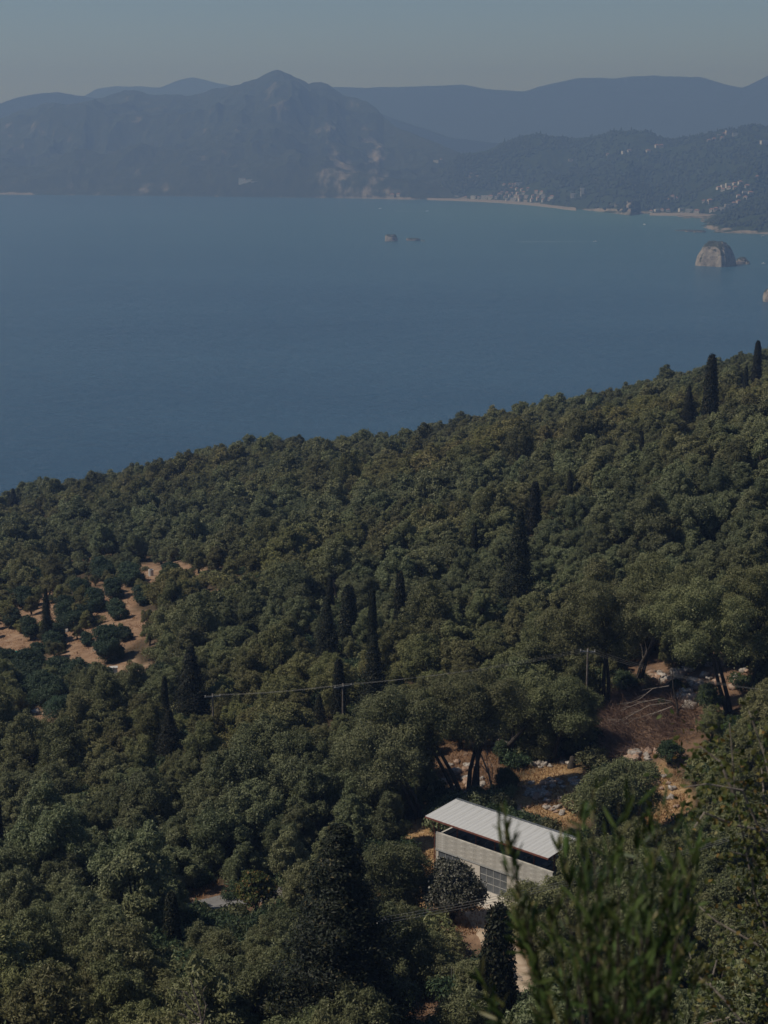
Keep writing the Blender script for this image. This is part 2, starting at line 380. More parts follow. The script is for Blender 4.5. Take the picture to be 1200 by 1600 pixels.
layer('coastal_mountain', [(-700, 200), (-150, 196), (0, 187), (30, 176), (60, 169), (100, 165), (140, 158), (165, 151), (180, 145), (195, 141), (210, 141), (235, 147), (270, 148), (300, 149), (318, 145), (330, 139), (350, 137), (370, 132), (400, 124), (415, 116), (425, 111), (434, 109), (444, 112), (455, 118), (470, 127), (482, 134), (492, 132), (502, 130), (512, 132), (525, 141), (540, 151), (558, 154), (575, 160), (588, 168), (600, 183), (618, 199), (640, 207), (665, 217), (695, 228), (720, 239), (760, 262), (800, 290), (830, 306)],
      [(-700, 304), (0, 304), (200, 306), (400, 308), (550, 310), (640, 312), (700, 312), (830, 315)], [(-700, 8200), (0, 7900), (434, 7700), (600, 7200), (720, 6700), (830, 5900)], 1100, 210, mg, 135, 520, seed=71, shape=.86,
      bare=[(585, 240, 28, 60, .14), (530, 275, 45, 40, .12), (440, 150, 60, 30, .05), (205, 165, 30, 25, .07), (60, 215, 80, 30, .04), (730, 278, 28, 18, .35), (545, 300, 70, 16, .1), (250, 292, 60, 10, .09), (510, 200, 50, 14, .1)], rough=5)
layer('wooded_hills', [(690, 268), (715, 246), (730, 240), (760, 235), (785, 224), (800, 218), (830, 212), (850, 213), (870, 214), (890, 216), (910, 216), (940, 210), (955, 205), (970, 204), (990, 205), (1010, 208), (1030, 213), (1045, 217), (1060, 216), (1080, 212), (1110, 206), (1130, 203), (1150, 201), (1170, 197), (1180, 196), (1200, 198), (1300, 190), (1500, 175), (1900, 170)],
      [(690, 311), (760, 314), (820, 318), (880, 324), (900, 327), (940, 331), (985, 337), (1000, 334), (1060, 334), (1120, 338), (1300, 345), (1900, 350)], [(690, 6200), (900, 6300), (1200, 5900), (1900, 5900)], 900, 200, hg, 95, 420, seed=81, shape=.95,
      bare=[(985, 322, 9, 16, .5), (940, 328, 60, 4, .4), (870, 280, 40, 16, .06), (930, 282, 14, 9, .25), (735, 280, 24, 16, .35), (1140, 300, 50, 14, .12), (960, 320, 14, 6, .3)], rough=5)
layer('headland', [(1058, 360), (1075, 358), (1090, 355), (1105, 351), (1120, 342), (1140, 331), (1160, 322), (1185, 310), (1215, 296), (1260, 275), (1400, 240), (1700, 230)],
      [(1058, 361), (1095, 363), (1200, 366), (1300, 368), (1700, 380)], [(1058, 4290), (1120, 4450), (1260, 4700), (1700, 4900)], 360, 110, hg, 40, 200, back=700, seed=91, shape=.8,
      bare=[(1108, 357, 12, 8, .6), (1135, 358, 22, 5, .3), (1160, 362, 50, 4, .3)], rough=3)

# trees on the far hills: too many and too far to tell apart
bm_v, bm_f = [], []
def blob(seed, n1=5, n2=7, top=.0):
    V = [(0, 0, 1.05 + top)]
    for i in range(1, n1):
        for j in range(n2):
            a = math.pi * i / n1; t = 2 * math.pi * (j + .5 * (i % 2)) / n2
            r = 1 + .28 * float(noise(seed + i * 1.7, j * 1.9, 3, seed)); V.append((r * math.sin(a) * math.cos(t), r * math.sin(a) * math.sin(t), r * math.cos(a)))
    V.append((0, 0, -.8)); Fc = [(0, 1 + j, 1 + (j + 1) % n2) for j in range(n2)]
    for i in range(n1 - 2):
        for j in range(n2): a = 1 + i * n2; Fc.append((a + j, a + n2 + j, a + n2 + (j + 1) % n2, a + (j + 1) % n2))
    e = 1 + (n1 - 1) * n2; Fc += [(e, e - n2 + (j + 1) % n2, e - n2 + j) for j in range(n2)]
    return V, Fc
M['farleaf'] = leaf_mat('far_tree_leaves', [(0, (.016, .03, .013)), (1, (.042, .055, .025))])
def scatter(name, P, rot, scl, var, protos, rnd=None, **tags):
    """One object holding many copies, by geometry nodes: for what nobody could count."""
    me = bpy.data.meshes.new(name); me.vertices.add(len(P)); me.vertices.foreach_set('co', np.asarray(P, np.float32).ravel())
    for nm, ty, d in (('rz', 'FLOAT', rot), ('sc', 'FLOAT_VECTOR', scl), ('va', 'INT', var)):
        a = me.attributes.new(nm, ty, 'POINT'); d = np.asarray(d, np.int32 if ty == 'INT' else np.float32)
        a.data.foreach_set('vector' if ty == 'FLOAT_VECTOR' else 'value', d.ravel())
    o = obj(name, me); g = bpy.data.node_groups.new(name, 'GeometryNodeTree')
    g.interface.new_socket('Geometry', in_out='INPUT', socket_type='NodeSocketGeometry'); g.interface.new_socket('Geometry', in_out='OUTPUT', socket_type='NodeSocketGeometry')
    gi, go, J = N(g, 'NodeGroupInput'), N(g, 'NodeGroupOutput'), N(g, 'GeometryNodeJoinGeometry')
    def attr(nm, ty): a = N(g, 'GeometryNodeInputNamedAttribute', data_type=ty); a.inputs[0].default_value = nm; return a.outputs[0]
    cx = N(g, 'ShaderNodeCombineXYZ'); g.links.new(attr('rz', 'FLOAT'), cx.inputs[2]); sc = attr('sc', 'FLOAT_VECTOR'); va = attr('va', 'INT')
    for k, pm in enumerate(protos):
        po = bpy.data.objects.new(pm.name, pm)
        oi = N(g, 'GeometryNodeObjectInfo'); oi.inputs[0].default_value = po; oi.inputs['As Instance'].default_value = True
        cm = N(g, 'FunctionNodeCompare', data_type='INT', operation='EQUAL'); ci = [s for s in cm.inputs if s.type == 'INT']
        g.links.new(va, ci[0]); ci[1].default_value = k
        ip = N(g, 'GeometryNodeInstanceOnPoints'); g.links.new(gi.outputs[0], ip.inputs['Points']); g.links.new(cm.outputs[0], ip.inputs['Selection'])
        g.links.new(oi.outputs['Geometry'], ip.inputs['Instance']); g.links.new(cx.outputs[0], ip.inputs['Rotation']); g.links.new(sc, ip.inputs['Scale'])
        g.links.new(ip.outputs[0], J.inputs[0])
    g.links.new(J.outputs[0], go.inputs[0])
    md = o.modifiers.new('copies', 'NODES'); md.node_group = g
    return tag(o, **tags)
fb = [mesh('far_tree', *blob(s, top=(.5 if s == 2 else 0)), M['farleaf'], True) for s in (1, 2, 3)]
fp = []
for nm, cnt in (('wooded_hills', 15000), ('headland', 2500)):
    px, T, V, QY = LAY[nm]; nr = len(T) - 12
    i = rng.integers(3, nr - 1, cnt * 2); j = rng.integers(0, len(px) - 1, cnt * 2); p = V[i, j]; q = V[i + 1, j + 1]; u = rng.random((cnt * 2, 1))
    p = p * (1 - u) + q * u; den = fbm(p[:, 0] / 120, p[:, 1] / 120, 0, 3, 17); keep = (den > -.25) & (p[:, 2] > 8); fp.append(p[keep][:cnt])
fp = np.concatenate(fp); k = len(fp)
s0 = rng.uniform(3.2, 6.0, k); scl = np.stack([s0, s0, s0 * rng.uniform(.8, 1.3, k)], 1); va = rng.choice(3, k, p=[.45, .1, .45]); scl[va == 1] *= (.6, .6, 1.7)
scatter('far_woodland', fp + [0, 0, 1.5], rng.uniform(0, 6, k), scl, va, fb, kind='stuff', label='hazy woodland covering the hills beyond the bay', cat='woodland')

# ------------------------------------------------------------------ beaches
M['sand'] = simple('beach_sand', (.20, .17, .14), (.28, .24, .20), .05, 1, 0, coord='Object')
def beach(pts, wid, label):
    V = []; 
    for (px, py), wd in zip(pts, wid):
        p = atz(px, py, 0); q = atz(px, py - wd, 0)
        V += [p + [0, -14, -.6], p + [0, 0, .9], q + [0, 0, 5.5], q + [0, 12, 2]]
    k = len(pts); tag(obj('beach', mesh('beach', V, grid_faces(k, 4), M['sand'], True)), kind='structure')
beach([(668, 312.5), (700, 313.3), (740, 315), (780, 317), (820, 320), (850, 323), (870, 325.5), (888, 328), (900, 329)], [.3, .9, 1.3, 1.9, 2.3, 2.8, 4.5, 6.0, 1], '')
beach([(1015, 336.5), (1050, 337), (1080, 337.2), (1110, 338.8), (1125, 340)], [.5, 1.2, 1.6, 1.4, .5], '')

# ------------------------------------------------------------------ villages across the bay
M['plaster'] = simple('pale_plaster', (.46, .43, .39), (.62, .58, .53), .3, .9, 0)
M['cream'] = simple('cream_plaster', (.42, .35, .27), (.52, .44, .35), .3, .9, 0)
M['tiles'] = simple('clay_roof_tiles', (.26, .13, .085), (.36, .20, .14), .8, .9, 0)
M['flatroof'] = simple('pale_flat_roof', (.40, .38, .36), (.52, .50, .47), .8, .9, 0)
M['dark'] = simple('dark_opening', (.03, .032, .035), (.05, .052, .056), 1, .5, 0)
def far_house_meshes(w_, d_, h_, flat):
    a = MB(); a.box(-w_ / 2, -d_ / 2, -5, w_ / 2, d_ / 2, h_)
    r = MB()
    if flat: r.box(-w_ / 2 - .3, -d_ / 2 - .3, h_, w_ / 2 + .3, d_ / 2 + .3, h_ + .6)
    else:
        x, y = w_ / 2 + .6, d_ / 2 + .6; k = min(x, y) * .9
        r.add([(-x, -y, h_), (x, -y, h_), (x, y, h_), (-x, y, h_), (-x + k, 0, h_ + 2.6), (x - k, 0, h_ + 2.6)], [(0, 1, 5, 4), (2, 3, 4, 5), (1, 2, 5), (3, 0, 4), (3, 2, 1, 0)])
    wn = []
    n_ = max(2, int(w_ / 4)); fl = max(1, int(h_ / 3))
    for i in range(n_):
        for f_ in range(fl):
            xx = -w_ / 2 + (i + .5) * w_ / n_; zz = 1.0 + f_ * 3; wn.append((xx, zz))
    wm = MB(); wm.box(-.7, -.06, 0, .7, .06, 1.5)
    return a, r, wm, wn
HT = [far_house_meshes(*t) for t in ((13, 9, 6.2, False), (18, 10, 6.5, True), (10, 8, 4.5, False), (22, 9, 9.5, True), (11, 10, 22, True))]
HM = [(a.me('wall', M['plaster']), a.me('wall', M['cream']), r.me('roof', M['flatroof'] if i in (1, 3, 4) else M['tiles']), wm.me('window', M['dark']), wn) for i, (a, r, wm, wn) in enumerate(HT)]
DIMS = [9, 10, 8, 9, 10]
def far_house(name, P, typ, label, group, cream=False, rz=0.0, s=1.0, roof_mat=None):
    t = empty(name, P, rz); t.scale = (s, s, s); tag(t, label, 'house' if name == 'village_house' else name.split('_')[-1], group)
    obj('wall', HM[typ][1 if cream else 0], t); obj('roof', HM[typ][2], t)
    for xx, zz in HM[typ][4]: obj('window', HM[typ][3], t, (xx, -DIMS[typ] / 2 - .03, zz))
    return t
vill = [('beach village', 'wooded_hills', [(787, 291), (795, 290), (803, 290.5), (811, 291), (790, 297), (798, 296), (807, 296), (815, 297), (824, 297), (784, 303), (779, 306), (792, 303), (800, 303), (808, 303), (817, 303), (838, 302), (846, 302), (775, 309), (789, 309), (797, 308), (805, 309), (813, 310), (822, 309), (832, 309), (841, 307), (850, 308), (793, 313), (803, 314.5), (812, 314), (821, 315), (830, 315), (840, 313), (848, 315.5), (857, 313), (862, 310)]),
        ('shore row left of the beach village', 'wooded_hills', [(702, 308.5), (714, 309), (727, 310), (739, 309), (747, 309.5), (757, 311), (766, 310)]),
        ('skyline of the wooded hills', 'wooded_hills', [(949, 242), (975, 240), (983, 237.5), (1012, 238), (1026, 231), (1033, 230), (1107, 221), (1115, 219), (1124, 213), (1131, 211), (1139, 210), (1148, 212), (1127, 218), (1193, 226), (891, 252)]),
        ('upper slope of the right-hand village', 'wooded_hills', [(1122, 296), (1130, 293), (1138, 291), (1146, 289), (1155, 287), (1128, 298), (1137, 296), (1147, 295), (1166, 293), (1163, 303), (1171, 304), (1153, 309), (1163, 310), (1180, 280), (1098, 317), (1108, 316), (1050, 309), (1044, 313), (1056, 312)]),
        ('shore row of the right-hand village', 'wooded_hills', [(1017, 333), (1026, 331), (1034, 330.5), (1043, 331), (1063, 330), (1076, 332), (1088, 333), (1111, 331), (1118, 330), (1127, 328), (1136, 326), (1145, 321), (1152, 318)]),
        ('mountain foot', 'coastal_mountain', [(612, 308), (622, 306), (688, 250), (681, 254)])]
ORD = ['first', 'second', 'third', 'fourth', 'fifth', 'sixth', 'seventh', 'eighth', 'ninth', 'tenth', 'eleventh', 'twelfth', 'thirteenth', 'fourteenth', 'fifteenth', 'sixteenth', 'seventeenth', 'eighteenth', 'nineteenth', 'twentieth']
def ordn(i): return ORD[i] if i < 20 else ('twenty-' + ORD[i - 20] if i < 29 else ('thirtieth' if i == 29 else 'thirty-' + ORD[i - 30]))
for vn, lay, pts in vill:
    pts = sorted(pts)
    for i, (a, b_) in enumerate(pts):
        P = on_layer(lay, a, b_); typ = random.choice([0, 0, 1, 2, 2, 3]); cr = random.random() < .3
        kind_ = {0: 'tile-roofed house', 1: 'flat-roofed house', 2: 'small tile-roofed house', 3: 'long flat-roofed block', 4: ''}[typ]
        far_house('village_house', P, typ, f"{'cream' if cr else 'pale'} {kind_}, {ordn(i)} from the left, {vn}", 'houses of the ' + vn if 'village' in vn else 'houses on the ' + vn, cr, random.uniform(-.6, .6), random.uniform(.8, 1.2))
far_house('tower_hotel', on_layer('wooded_hills', 909, 306), 4, 'tall white hotel block alone in the trees right of the beach', None, s=.95)
far_house('low_hotel', on_layer('wooded_hills', 896, 309), 3, 'long low white block beside the tall hotel tower', None)
M['whitewash'] = simple('whitewashed_wall', (.66, .60, .52), (.78, .72, .64), .3, .9, 0)
P = on_layer('coastal_mountain', 384, 288)
t = empty('white_monastery', P); tag(t, 'white walled complex with long ramp low on the big mountain', 'building')
for x0, x1, z0_, z1, y0 in ((-26, -2, -8, 15, 0), (-2, 20, -8, 10, -3), (20, 44, -10, 5, -8)):
    MB().box(x0, y0, z0_, x1, y0 + 16, z1).build('wall', M['whitewash'], t); MB().box(x0 - .4, y0 - .4, z1, x1 + .4, y0 + 16.4, z1 + .7).build('roof', M['tiles'] if x0 < -10 else M['flatroof'], t)
MB().add([(34, -12, -12), (62, -26, -16), (62, -20, -9), (34, -6, -1), (34, -9, -12), (62, -22, -16)], [(0, 1, 2, 3), (4, 5, 2, 3)]).build('retaining_wall', M['whitewash'], t)

# ------------------------------------------------------------------ sea stacks, islets and boats
M['stack'] = simple('sea_cliff_rock', (.16, .12, .09), (.42, .34, .27), .16, 1, .8, bd=3)
m, n, b = mat('sea_stack_rock')
g = N(n, 'ShaderNodeNewGeometry'); sx = N(n, 'ShaderNodeSeparateXYZ'); n.links.new(g.outputs['Normal'], sx.inputs[0])
t1 = noise_n(n, .13, 6, .7, 'Pos'); sc_ = N(n, 'ShaderNodeMath', operation='ADD'); t2 = noise_n(n, .08, 4, .6, 'Pos')
n.links.new(sx.outputs[2], sc_.inputs[0]); n.links.new(t2, sc_.inputs[1])
f_ = ramp(n, sc_.outputs[0], [(.93, (0, 0, 0)), (1.0, (1, 1, 1))])
n.links.new(mix(n, f_, ramp(n, t1, [(.32, (.12, .10, .085)), (.5, (.27, .235, .20)), (.7, (.38, .34, .29))]), (.035, .042, .02)), b.inputs['Base Color']); b.inputs['Roughness'].default_value = 1; bump(n, b, t1, .9, 4)
M['stack'] = m
def rock_mesh(name, sx_, sy_, sz, seed, m_, sub=24, rough=.28, flat=.75, skirt=.25):
    V = []; n1, n2 = sub, sub * 2
    u = np.linspace(0, math.pi, n1); v = np.linspace(0, 2 * math.pi, n2, endpoint=False); U, W = np.meshgrid(u, v, indexing='ij')
    x, y, z = np.sin(U) * np.cos(W), np.sin(U) * np.sin(W), np.cos(U)
    def sq(a, p): return np.sign(a) * np.abs(a) ** p
    x, y, z = sq(x, flat), sq(y, flat), sq(z, flat)
    r = 1 + rough * fbm(x * 1.5 + seed, y * 1.5, z * 1.5, 5, seed) + rough * .4 * fbm(x * 5 + seed, y * 5, z * 5, 3, seed, True)
    V = np.stack([x * r * sx_, y * r * sy_, z * r * sz], -1)
    i, j = np.meshgrid(np.arange(n1 - 1), np.arange(n2), indexing='ij'); a = i * n2 + j; b2 = i * n2 + (j + 1) % n2
    return mesh(name, V, np.stack([a, a + n2, b2 + n2, b2], -1).reshape(-1, 4), m_, False)
def sea_rock(P, sx_, sy_, sz, seed, label, group=None, name='sea_rock', **k):
    return tag(obj(name, rock_mesh(name, sx_, sy_, sz, seed, M['stack'], **k), loc=P), label, 'rock', group)
bp = atz(1124, 416, 0)
me = rock_mesh('sea_stack', 1, 1, 1, 4, M['stack'], sub=44, rough=.24, flat=.5)
V = np.array([v.co[:] for v in me.vertices]); zz = V[:, 2].copy()
zz = np.sign(zz) * np.abs(zz) ** .6; tp = 1.26 - .56 * np.clip(zz, 0, 1.1); V[:, 0] = V[:, 0] * tp * 27; V[:, 1] = V[:, 1] * tp * 27; V[:, 2] = zz * 43
ca_, sa_ = math.cos(R(52)), math.sin(R(52)); V[:, 0], V[:, 1] = V[:, 0] * ca_ - V[:, 1] * sa_, V[:, 0] * sa_ + V[:, 1] * ca_
V[:, 2] -= np.clip(V[:, 0] - 8, 0, 40) * .45
me.vertices.foreach_set('co', V.ravel().astype(np.float32)); me.update()
tag(obj('sea_stack', me, loc=bp + [0, 20, 0]), 'large square limestone sea stack with dark scrubby top', 'sea stack')
sea_rock(atz(1160, 413, 0) + [0, 8, 0], 11, 9, 12, 9, 'small dark rock touching the right foot of the sea stack')
sea_rock(atz(1168, 413, 0), 3.5, 4, 6, 12, 'smallest rock stub at the right end of the stack')
sea_rock(atz(611, 377, 0) + [0, 8, 0], 13, 10, 15, 21, 'squat islet rock alone in the open bay', 'islets in the open bay', rough=.3)
sea_rock(atz(646, 376, 0) + [0, 4, 0], 15, 7, 5.5, 33, 'low flat pale islet right of the squat islet', 'islets in the open bay', rough=.35)
sea_rock(atz(661, 376.5, 0), 4, 3, 2, 35, 'tiny reef at the right end of the low islet', 'islets in the open bay')
sea_rock(atz(1212, 472, 0) + [0, 6, 0], 15, 12, 22, 44, 'steep rock cut by the right edge of the view', rough=.35)
for i, (a, b_, s) in enumerate([(1062, 361, 6), (1072, 361, 9), (1083, 362, 12), (1093, 363, 9)]):
    sea_rock(atz(a, b_, 0), s * 1.6, s * .6, 2.5 + i, 50 + i, f'low reef rock off the wooded headland, {ordn(i)} from its seaward tip', 'reef off the headland')
M['hull'] = simple('white_hull', (.74, .74, .72), (.8, .8, .79), 1, .4, 0)
M['foam'] = simple('wake_foam', (.20, .30, .36), (.42, .48, .50), .05, .9, 0, coord='Object')
def boat(px, py, L, rz, wake, label):
    t = empty('motorboat', atz(px, py, 0), rz); tag(t, label, 'boat', 'motorboats in the bay')
    h = L / 2; V = []
    for x, wd, zt in ((-h, .16, .9), (0, .18, 1.0), (h * .6, .12, 1.2), (h, .005, 1.5)):
        V += [(x, -wd * L, zt), (x, -wd * L * .6, -.3), (x, wd * L * .6, -.3), (x, wd * L, zt)]
    Fc = [(i * 4 + k, i * 4 + k + 1, i * 4 + k + 5, i * 4 + k + 4) for i in range(3) for k in range(3)] + [(i * 4 + 3, i * 4, i * 4 + 4, i * 4 + 7) for i in range(3)] + [(0, 3, 2, 1)]
    MB().add(V, Fc).build('hull', M['hull'], t); MB().box(-h * .2, -.1 * L, 1, h * .35, .1 * L, 2.3).build('cabin', M['hull'], t)
    if wake:
        K = 24; V = []
        for i in range(K):
            x = -h - wake * i / (K - 1); ww = (1.2 + 2.2 * i / K) * (1 + .4 * math.sin(i * 1.9)); V += [(x, -ww, .12), (x, ww, .12)]
        obj('wake', mesh('wake', V, grid_faces(K, 2), M['foam']), t)
boat(667, 330, 9, 0.02, 90, 'motorboat drawing a white wake near the far shore')
boat(594, 326, 11, .5, 0, 'small white boat off the mountain shore, left of the wake')
boat(930, 377.5, 8, .05, 170, 'motorboat with a long faint wake in mid bay')
boat(1193, 412, 7, 3.1, 0, 'small white boat right of the sea stack')
boat(1007, 351, 9, 2.2, 0, 'dark speck of a boat off the right-hand beach')
boat(1192, 369, 8, .3, 0, 'white boat moored under the wooded headland')

# ------------------------------------------------------------------ foliage builders
def leaves(C_, Nn, L, Wd, up=0.0):
    """Arrays for diamond leaf sprays at C_ facing roughly Nn."""
    k = len(C_); Nn = Nn + rng.normal(0, .62, (k, 3)); Nn /= np.linalg.norm(Nn, axis=1, keepdims=True) + 1e-9
    a = np.cross(Nn, rng.normal(0, 1, (k, 3)) + [0, 0, up]); a /= np.linalg.norm(a, axis=1, keepdims=True) + 1e-9
    if up: # long axis near vertical
        a = np.tile([0, 0, 1.], (k, 1)) + rng.normal(0, .35, (k, 3)); a /= np.linalg.norm(a, axis=1, keepdims=True)
    b_ = np.cross(Nn, a); b_ /= np.linalg.norm(b_, axis=1, keepdims=True) + 1e-9
    L = L * rng.uniform(.6, 1.3, (k, 1)); Wd = Wd * rng.uniform(.6, 1.3, (k, 1))
    V = np.stack([C_ - a * L / 2, C_ + b_ * Wd / 2, C_ + a * L / 2, C_ - b_ * Wd / 2], 1)
    return V.reshape(-1, 3), np.arange(k * 4).reshape(-1, 4)
def sphere_pts(k):
    v = rng.normal(0, 1, (k, 3)); return v / np.linalg.norm(v, axis=1, keepdims=True)
def tufted(lobes, seed=3):
    r_ = random.Random(seed); out = list(lobes)
    for x, y, z, R_ in lobes:
        for q in range(5):
            t = r_.uniform(0, 6.28); e = r_.uniform(-.1, 1.4); k_ = R_ * r_.uniform(.8, 1.2); out.append((x + k_ * math.cos(e) * math.cos(t), y + k_ * math.cos(e) * math.sin(t), z + k_ * math.sin(e) * .85, R_ * r_.uniform(.28, .55)))
    return out
def lobes_crown(lobes, nleaf, L, Wd, shell=.35):
    A = np.array([l[3] ** 2 for l in lobes]); A = A / A.sum(); Cs, Ns = [], []
    for l, a in zip(lobes, A):
        k = max(3, int(nleaf * a)); d = sphere_pts(k); d[:, 2] = np.where((d[:, 2] < -.3) & (rng.random(k) < .6), -d[:, 2] * .8, d[:, 2]); d /= np.linalg.norm(d, axis=1, keepdims=True)
        r = l[3] * (1 - shell * rng.random(k) ** 1.6) * (1 + .45 * rng.random(k) ** 3) * (1 + .42 * fbm(d[:, 0] * 2.6 + l[0] * 3, d[:, 1] * 2.6 + l[1] * 3, d[:, 2] * 2.6, 3, 5))
        Cs.append(np.array(l[:3]) + d * r[:, None] * [1, 1, .82]); Ns.append(d)
    Cs = np.concatenate(Cs); Ns = np.concatenate(Ns)
    # drop leaves buried in other lobes
    keep = np.ones(len(Cs), bool)
    for l in lobes:
        keep &= np.linalg.norm((Cs - l[:3]) / [1, 1, .82], axis=1) > l[3] * .58
    return Cs[keep], Ns[keep]
def olive_proto(seed, nleaf, L=.34, Wd=.15, rad=3.0, ht=5.9, nl=24, leafm='olive'):
    r_ = random.Random(seed); lobes = []; sq = r_.uniform(.85, 1.15)
    for i in range(nl):
        h = (i + .5) / nl; a = i * 2.4 + r_.uniform(-.6, .6); rr = rad * .70 * math.sqrt(max(0, 1 - (h * 1.02) ** 2.2)) * r_.uniform(.5, 1.15)
        c_ = (rr * math.cos(a) * sq, rr * math.sin(a) / sq, ht * (.25 + .56 * h) + r_.uniform(-.5, .5)); R_ = r_.uniform(.40, .85) * rad / 3 * (1.0 if i % 4 else 1.3); lobes.append((*c_, R_))
        for q in range(3):                 # smaller tufts standing out of every clump, mostly upward
            t = r_.uniform(0, 6.28); e = r_.uniform(.1, 1.4); k_ = R_ * r_.uniform(.85, 1.25); lobes.append((c_[0] + k_ * math.cos(e) * math.cos(t), c_[1] + k_ * math.cos(e) * math.sin(t), c_[2] + k_ * math.sin(e) * .95, R_ * r_.uniform(.28, .55)))
    Cs, Ns = lobes_crown(lobes, nleaf, L, Wd); V, Fc = leaves(Cs, Ns, L, Wd)
    tb = MB(); base = [(0, 0, -.5), (.05, .03, .5), (r_.uniform(-.3, .3), r_.uniform(-.3, .3), ht * .3)]
    tb.tube(base, [.36, .28, .22], 7); top = np.array(base[-1])
    for l in lobes[::8]:
        e = np.array(l[:3]); mid = top * .5 + e * .5 + [0, 0, -.3]; tb.tube([top - [0, 0, .15], mid, e], [.15, .09, .03], 5)
    return (V, Fc), tb
def merge(name, V, Fc, tb, m1, m2):
    TV = np.concatenate(tb.v); k = len(V)
    tf = [f if len(f) == 4 else None for f in tb.f]; tf = np.array([f for f in tf if f is not None], int) + k
    return mesh(name, np.concatenate([V, TV]), np.concatenate([Fc, tf]), [m1, m2], midx=np.concatenate([np.zeros(len(Fc)), np.ones(len(tf))]))
olive_near, olive_far = [], []
for s in range(9):
    (V, Fc), tb = olive_proto(s, 30000, .22, .085, rad=(3.0, 3.3, 2.7)[s % 3], ht=(6.0, 7.0, 5.2)[s % 3], nl=(24, 28, 20)[s % 3]); olive_near.append((mesh('crown', V, Fc, M['olive']), tb.me('trunk', M['bark'])))
for s in range(6):
    (V, Fc), tb = olive_proto(40 + s, 9000, .36, .15, ht=5.4 + .3 * s, nl=22); olive_far.append(merge('olive_tree_far', V, Fc, tb, M['olive'], M['bark']))
def cyp_proto(kind, seed, nleaf, Ht, Rd):
    """kind slim: dense column; broad: ragged spreading cypress made of upswept sprays"""
    r_ = random.Random(seed); Cs, Ns = [], []; tb = MB(); tb.tube([(0, 0, -.6), (0, 0, Ht * .5), (0, 0, Ht * .97)], [Rd * .16 + .05, Rd * .09 + .03, .02], 6)
    nb = 70 if kind == 'slim' else 120
    for i in range(nb):
        h = (i + r_.random()) / nb; 
        if kind == 'slim': prof = (1 - h) ** .55 * min(1, (h + .04) * 5) * .95 + .03; cr = .30 * Rd + .1; inner = .55
        else: prof = (1 - h) ** 1.0 * min(1, (h + .10) * 4) * r_.uniform(.45, 1.25) + .03; cr = (.24 * (1 - h) + .10) * Rd + .06; inner = .3
        a = i * 2.4; rr = Rd * prof * (.72 if kind == 'slim' else .85)
        z = Ht * (.04 + .96 * h); c_ = np.array([rr * math.cos(a), rr * math.sin(a), z])
        k = int(nleaf / nb); d = sphere_pts(k); st = np.array([1, 1, 2.2 if kind == 'slim' else .85])
        rad = cr * (1 - .5 * rng.random(k) ** 2)
        P = c_ + d * rad[:, None] * st
        if kind != 'slim':
            P = P - np.array([math.cos(a), math.sin(a), .25]) * (rng.random((k, 1)) ** 1.5) * rr * .75; tb.tube([(0, 0, z - .3 * rr), c_ * [.5, .5, 1] - [0, 0, .1 * rr], c_], [.05, .035, .01], 4, False)
        Cs.append(P); Ns.append(d + [math.cos(a) * .8, math.sin(a) * .8, .3])
    Cs = np.concatenate(Cs); Ns = np.concatenate(Ns)
    V, Fc = leaves(Cs, Ns, .30 if kind == 'slim' else .27, .11 if kind == 'slim' else .10, up=1.0 if kind == 'slim' else 0)
    return mesh('crown', V, Fc, M['cypress']), tb.me('trunk', M['bark'])
slim = [cyp_proto('slim', s, 12000, 10, 1.0) for s in range(3)]
broad = [cyp_proto('broad', 10 + s, 26000, 12, 3.0) for s in range(3)]

# ------------------------------------------------------------------ the shed
u3 = np.array([0, 0, 1.0]); hrz = math.atan2(he[1], he[0])
shed = empty('shed', (HA[0], HA[1], HZ), hrz); tag(shed, 'long concrete shed with pale metal roof and grid doors below the slope', 'shed')
# local frame: x along the front, -y out of the front, z up
M['conc'] = simple('board_marked_concrete', (.30, .28, .245), (.54, .515, .465), 1.9, .9, .25)
M['conc2'] = simple('weathered_concrete', (.40, .375, .33), (.52, .49, .44), .8, .9, .2)
M['slab'] = simple('apron_concrete', (.45, .41, .35), (.58, .53, .46), .7, .95, .2)
m, n, b = mat('galvanised_roofing')
tc = N(n, 'ShaderNodeTexCoord'); mp = N(n, 'ShaderNodeMapping'); mp.inputs['Scale'].default_value = (1.6, .12, 1); n.links.new(tc.outputs['Object'], mp.inputs[0])
t1 = noise_n(n, 1.5, 5, .6, vec=mp.outputs[0]); t2 = noise_n(n, 9, 4, .6)
c = mix(n, .35, ramp(n, t1, [(.3, (.38, .375, .35)), (.5, (.54, .535, .51)), (.72, (.62, .615, .59))]), ramp(n, t2, [(.35, (.48, .46, .42)), (.65, (.62, .615, .6))]))
n.links.new(c, b.inputs['Base Color']); b.inputs['Roughness'].default_value = .55; b.inputs['Metallic'].default_value = .15; M['tin'] = m
M['rust'] = simple('rust_red_trim', (.13, .045, .03), (.22, .085, .06), 3, .8, .2)
M['steel'] = simple('grey_gate_steel', (.10, .11, .12), (.16, .17, .18), 3, .6, .1, metal=.3)
M['frame'] = simple('pale_door_frame', (.30, .30, .29), (.40, .40, .38), 3, .6, .1)
L_, D_ = HL, 3.9
wl = 2.35                                             # lintel height
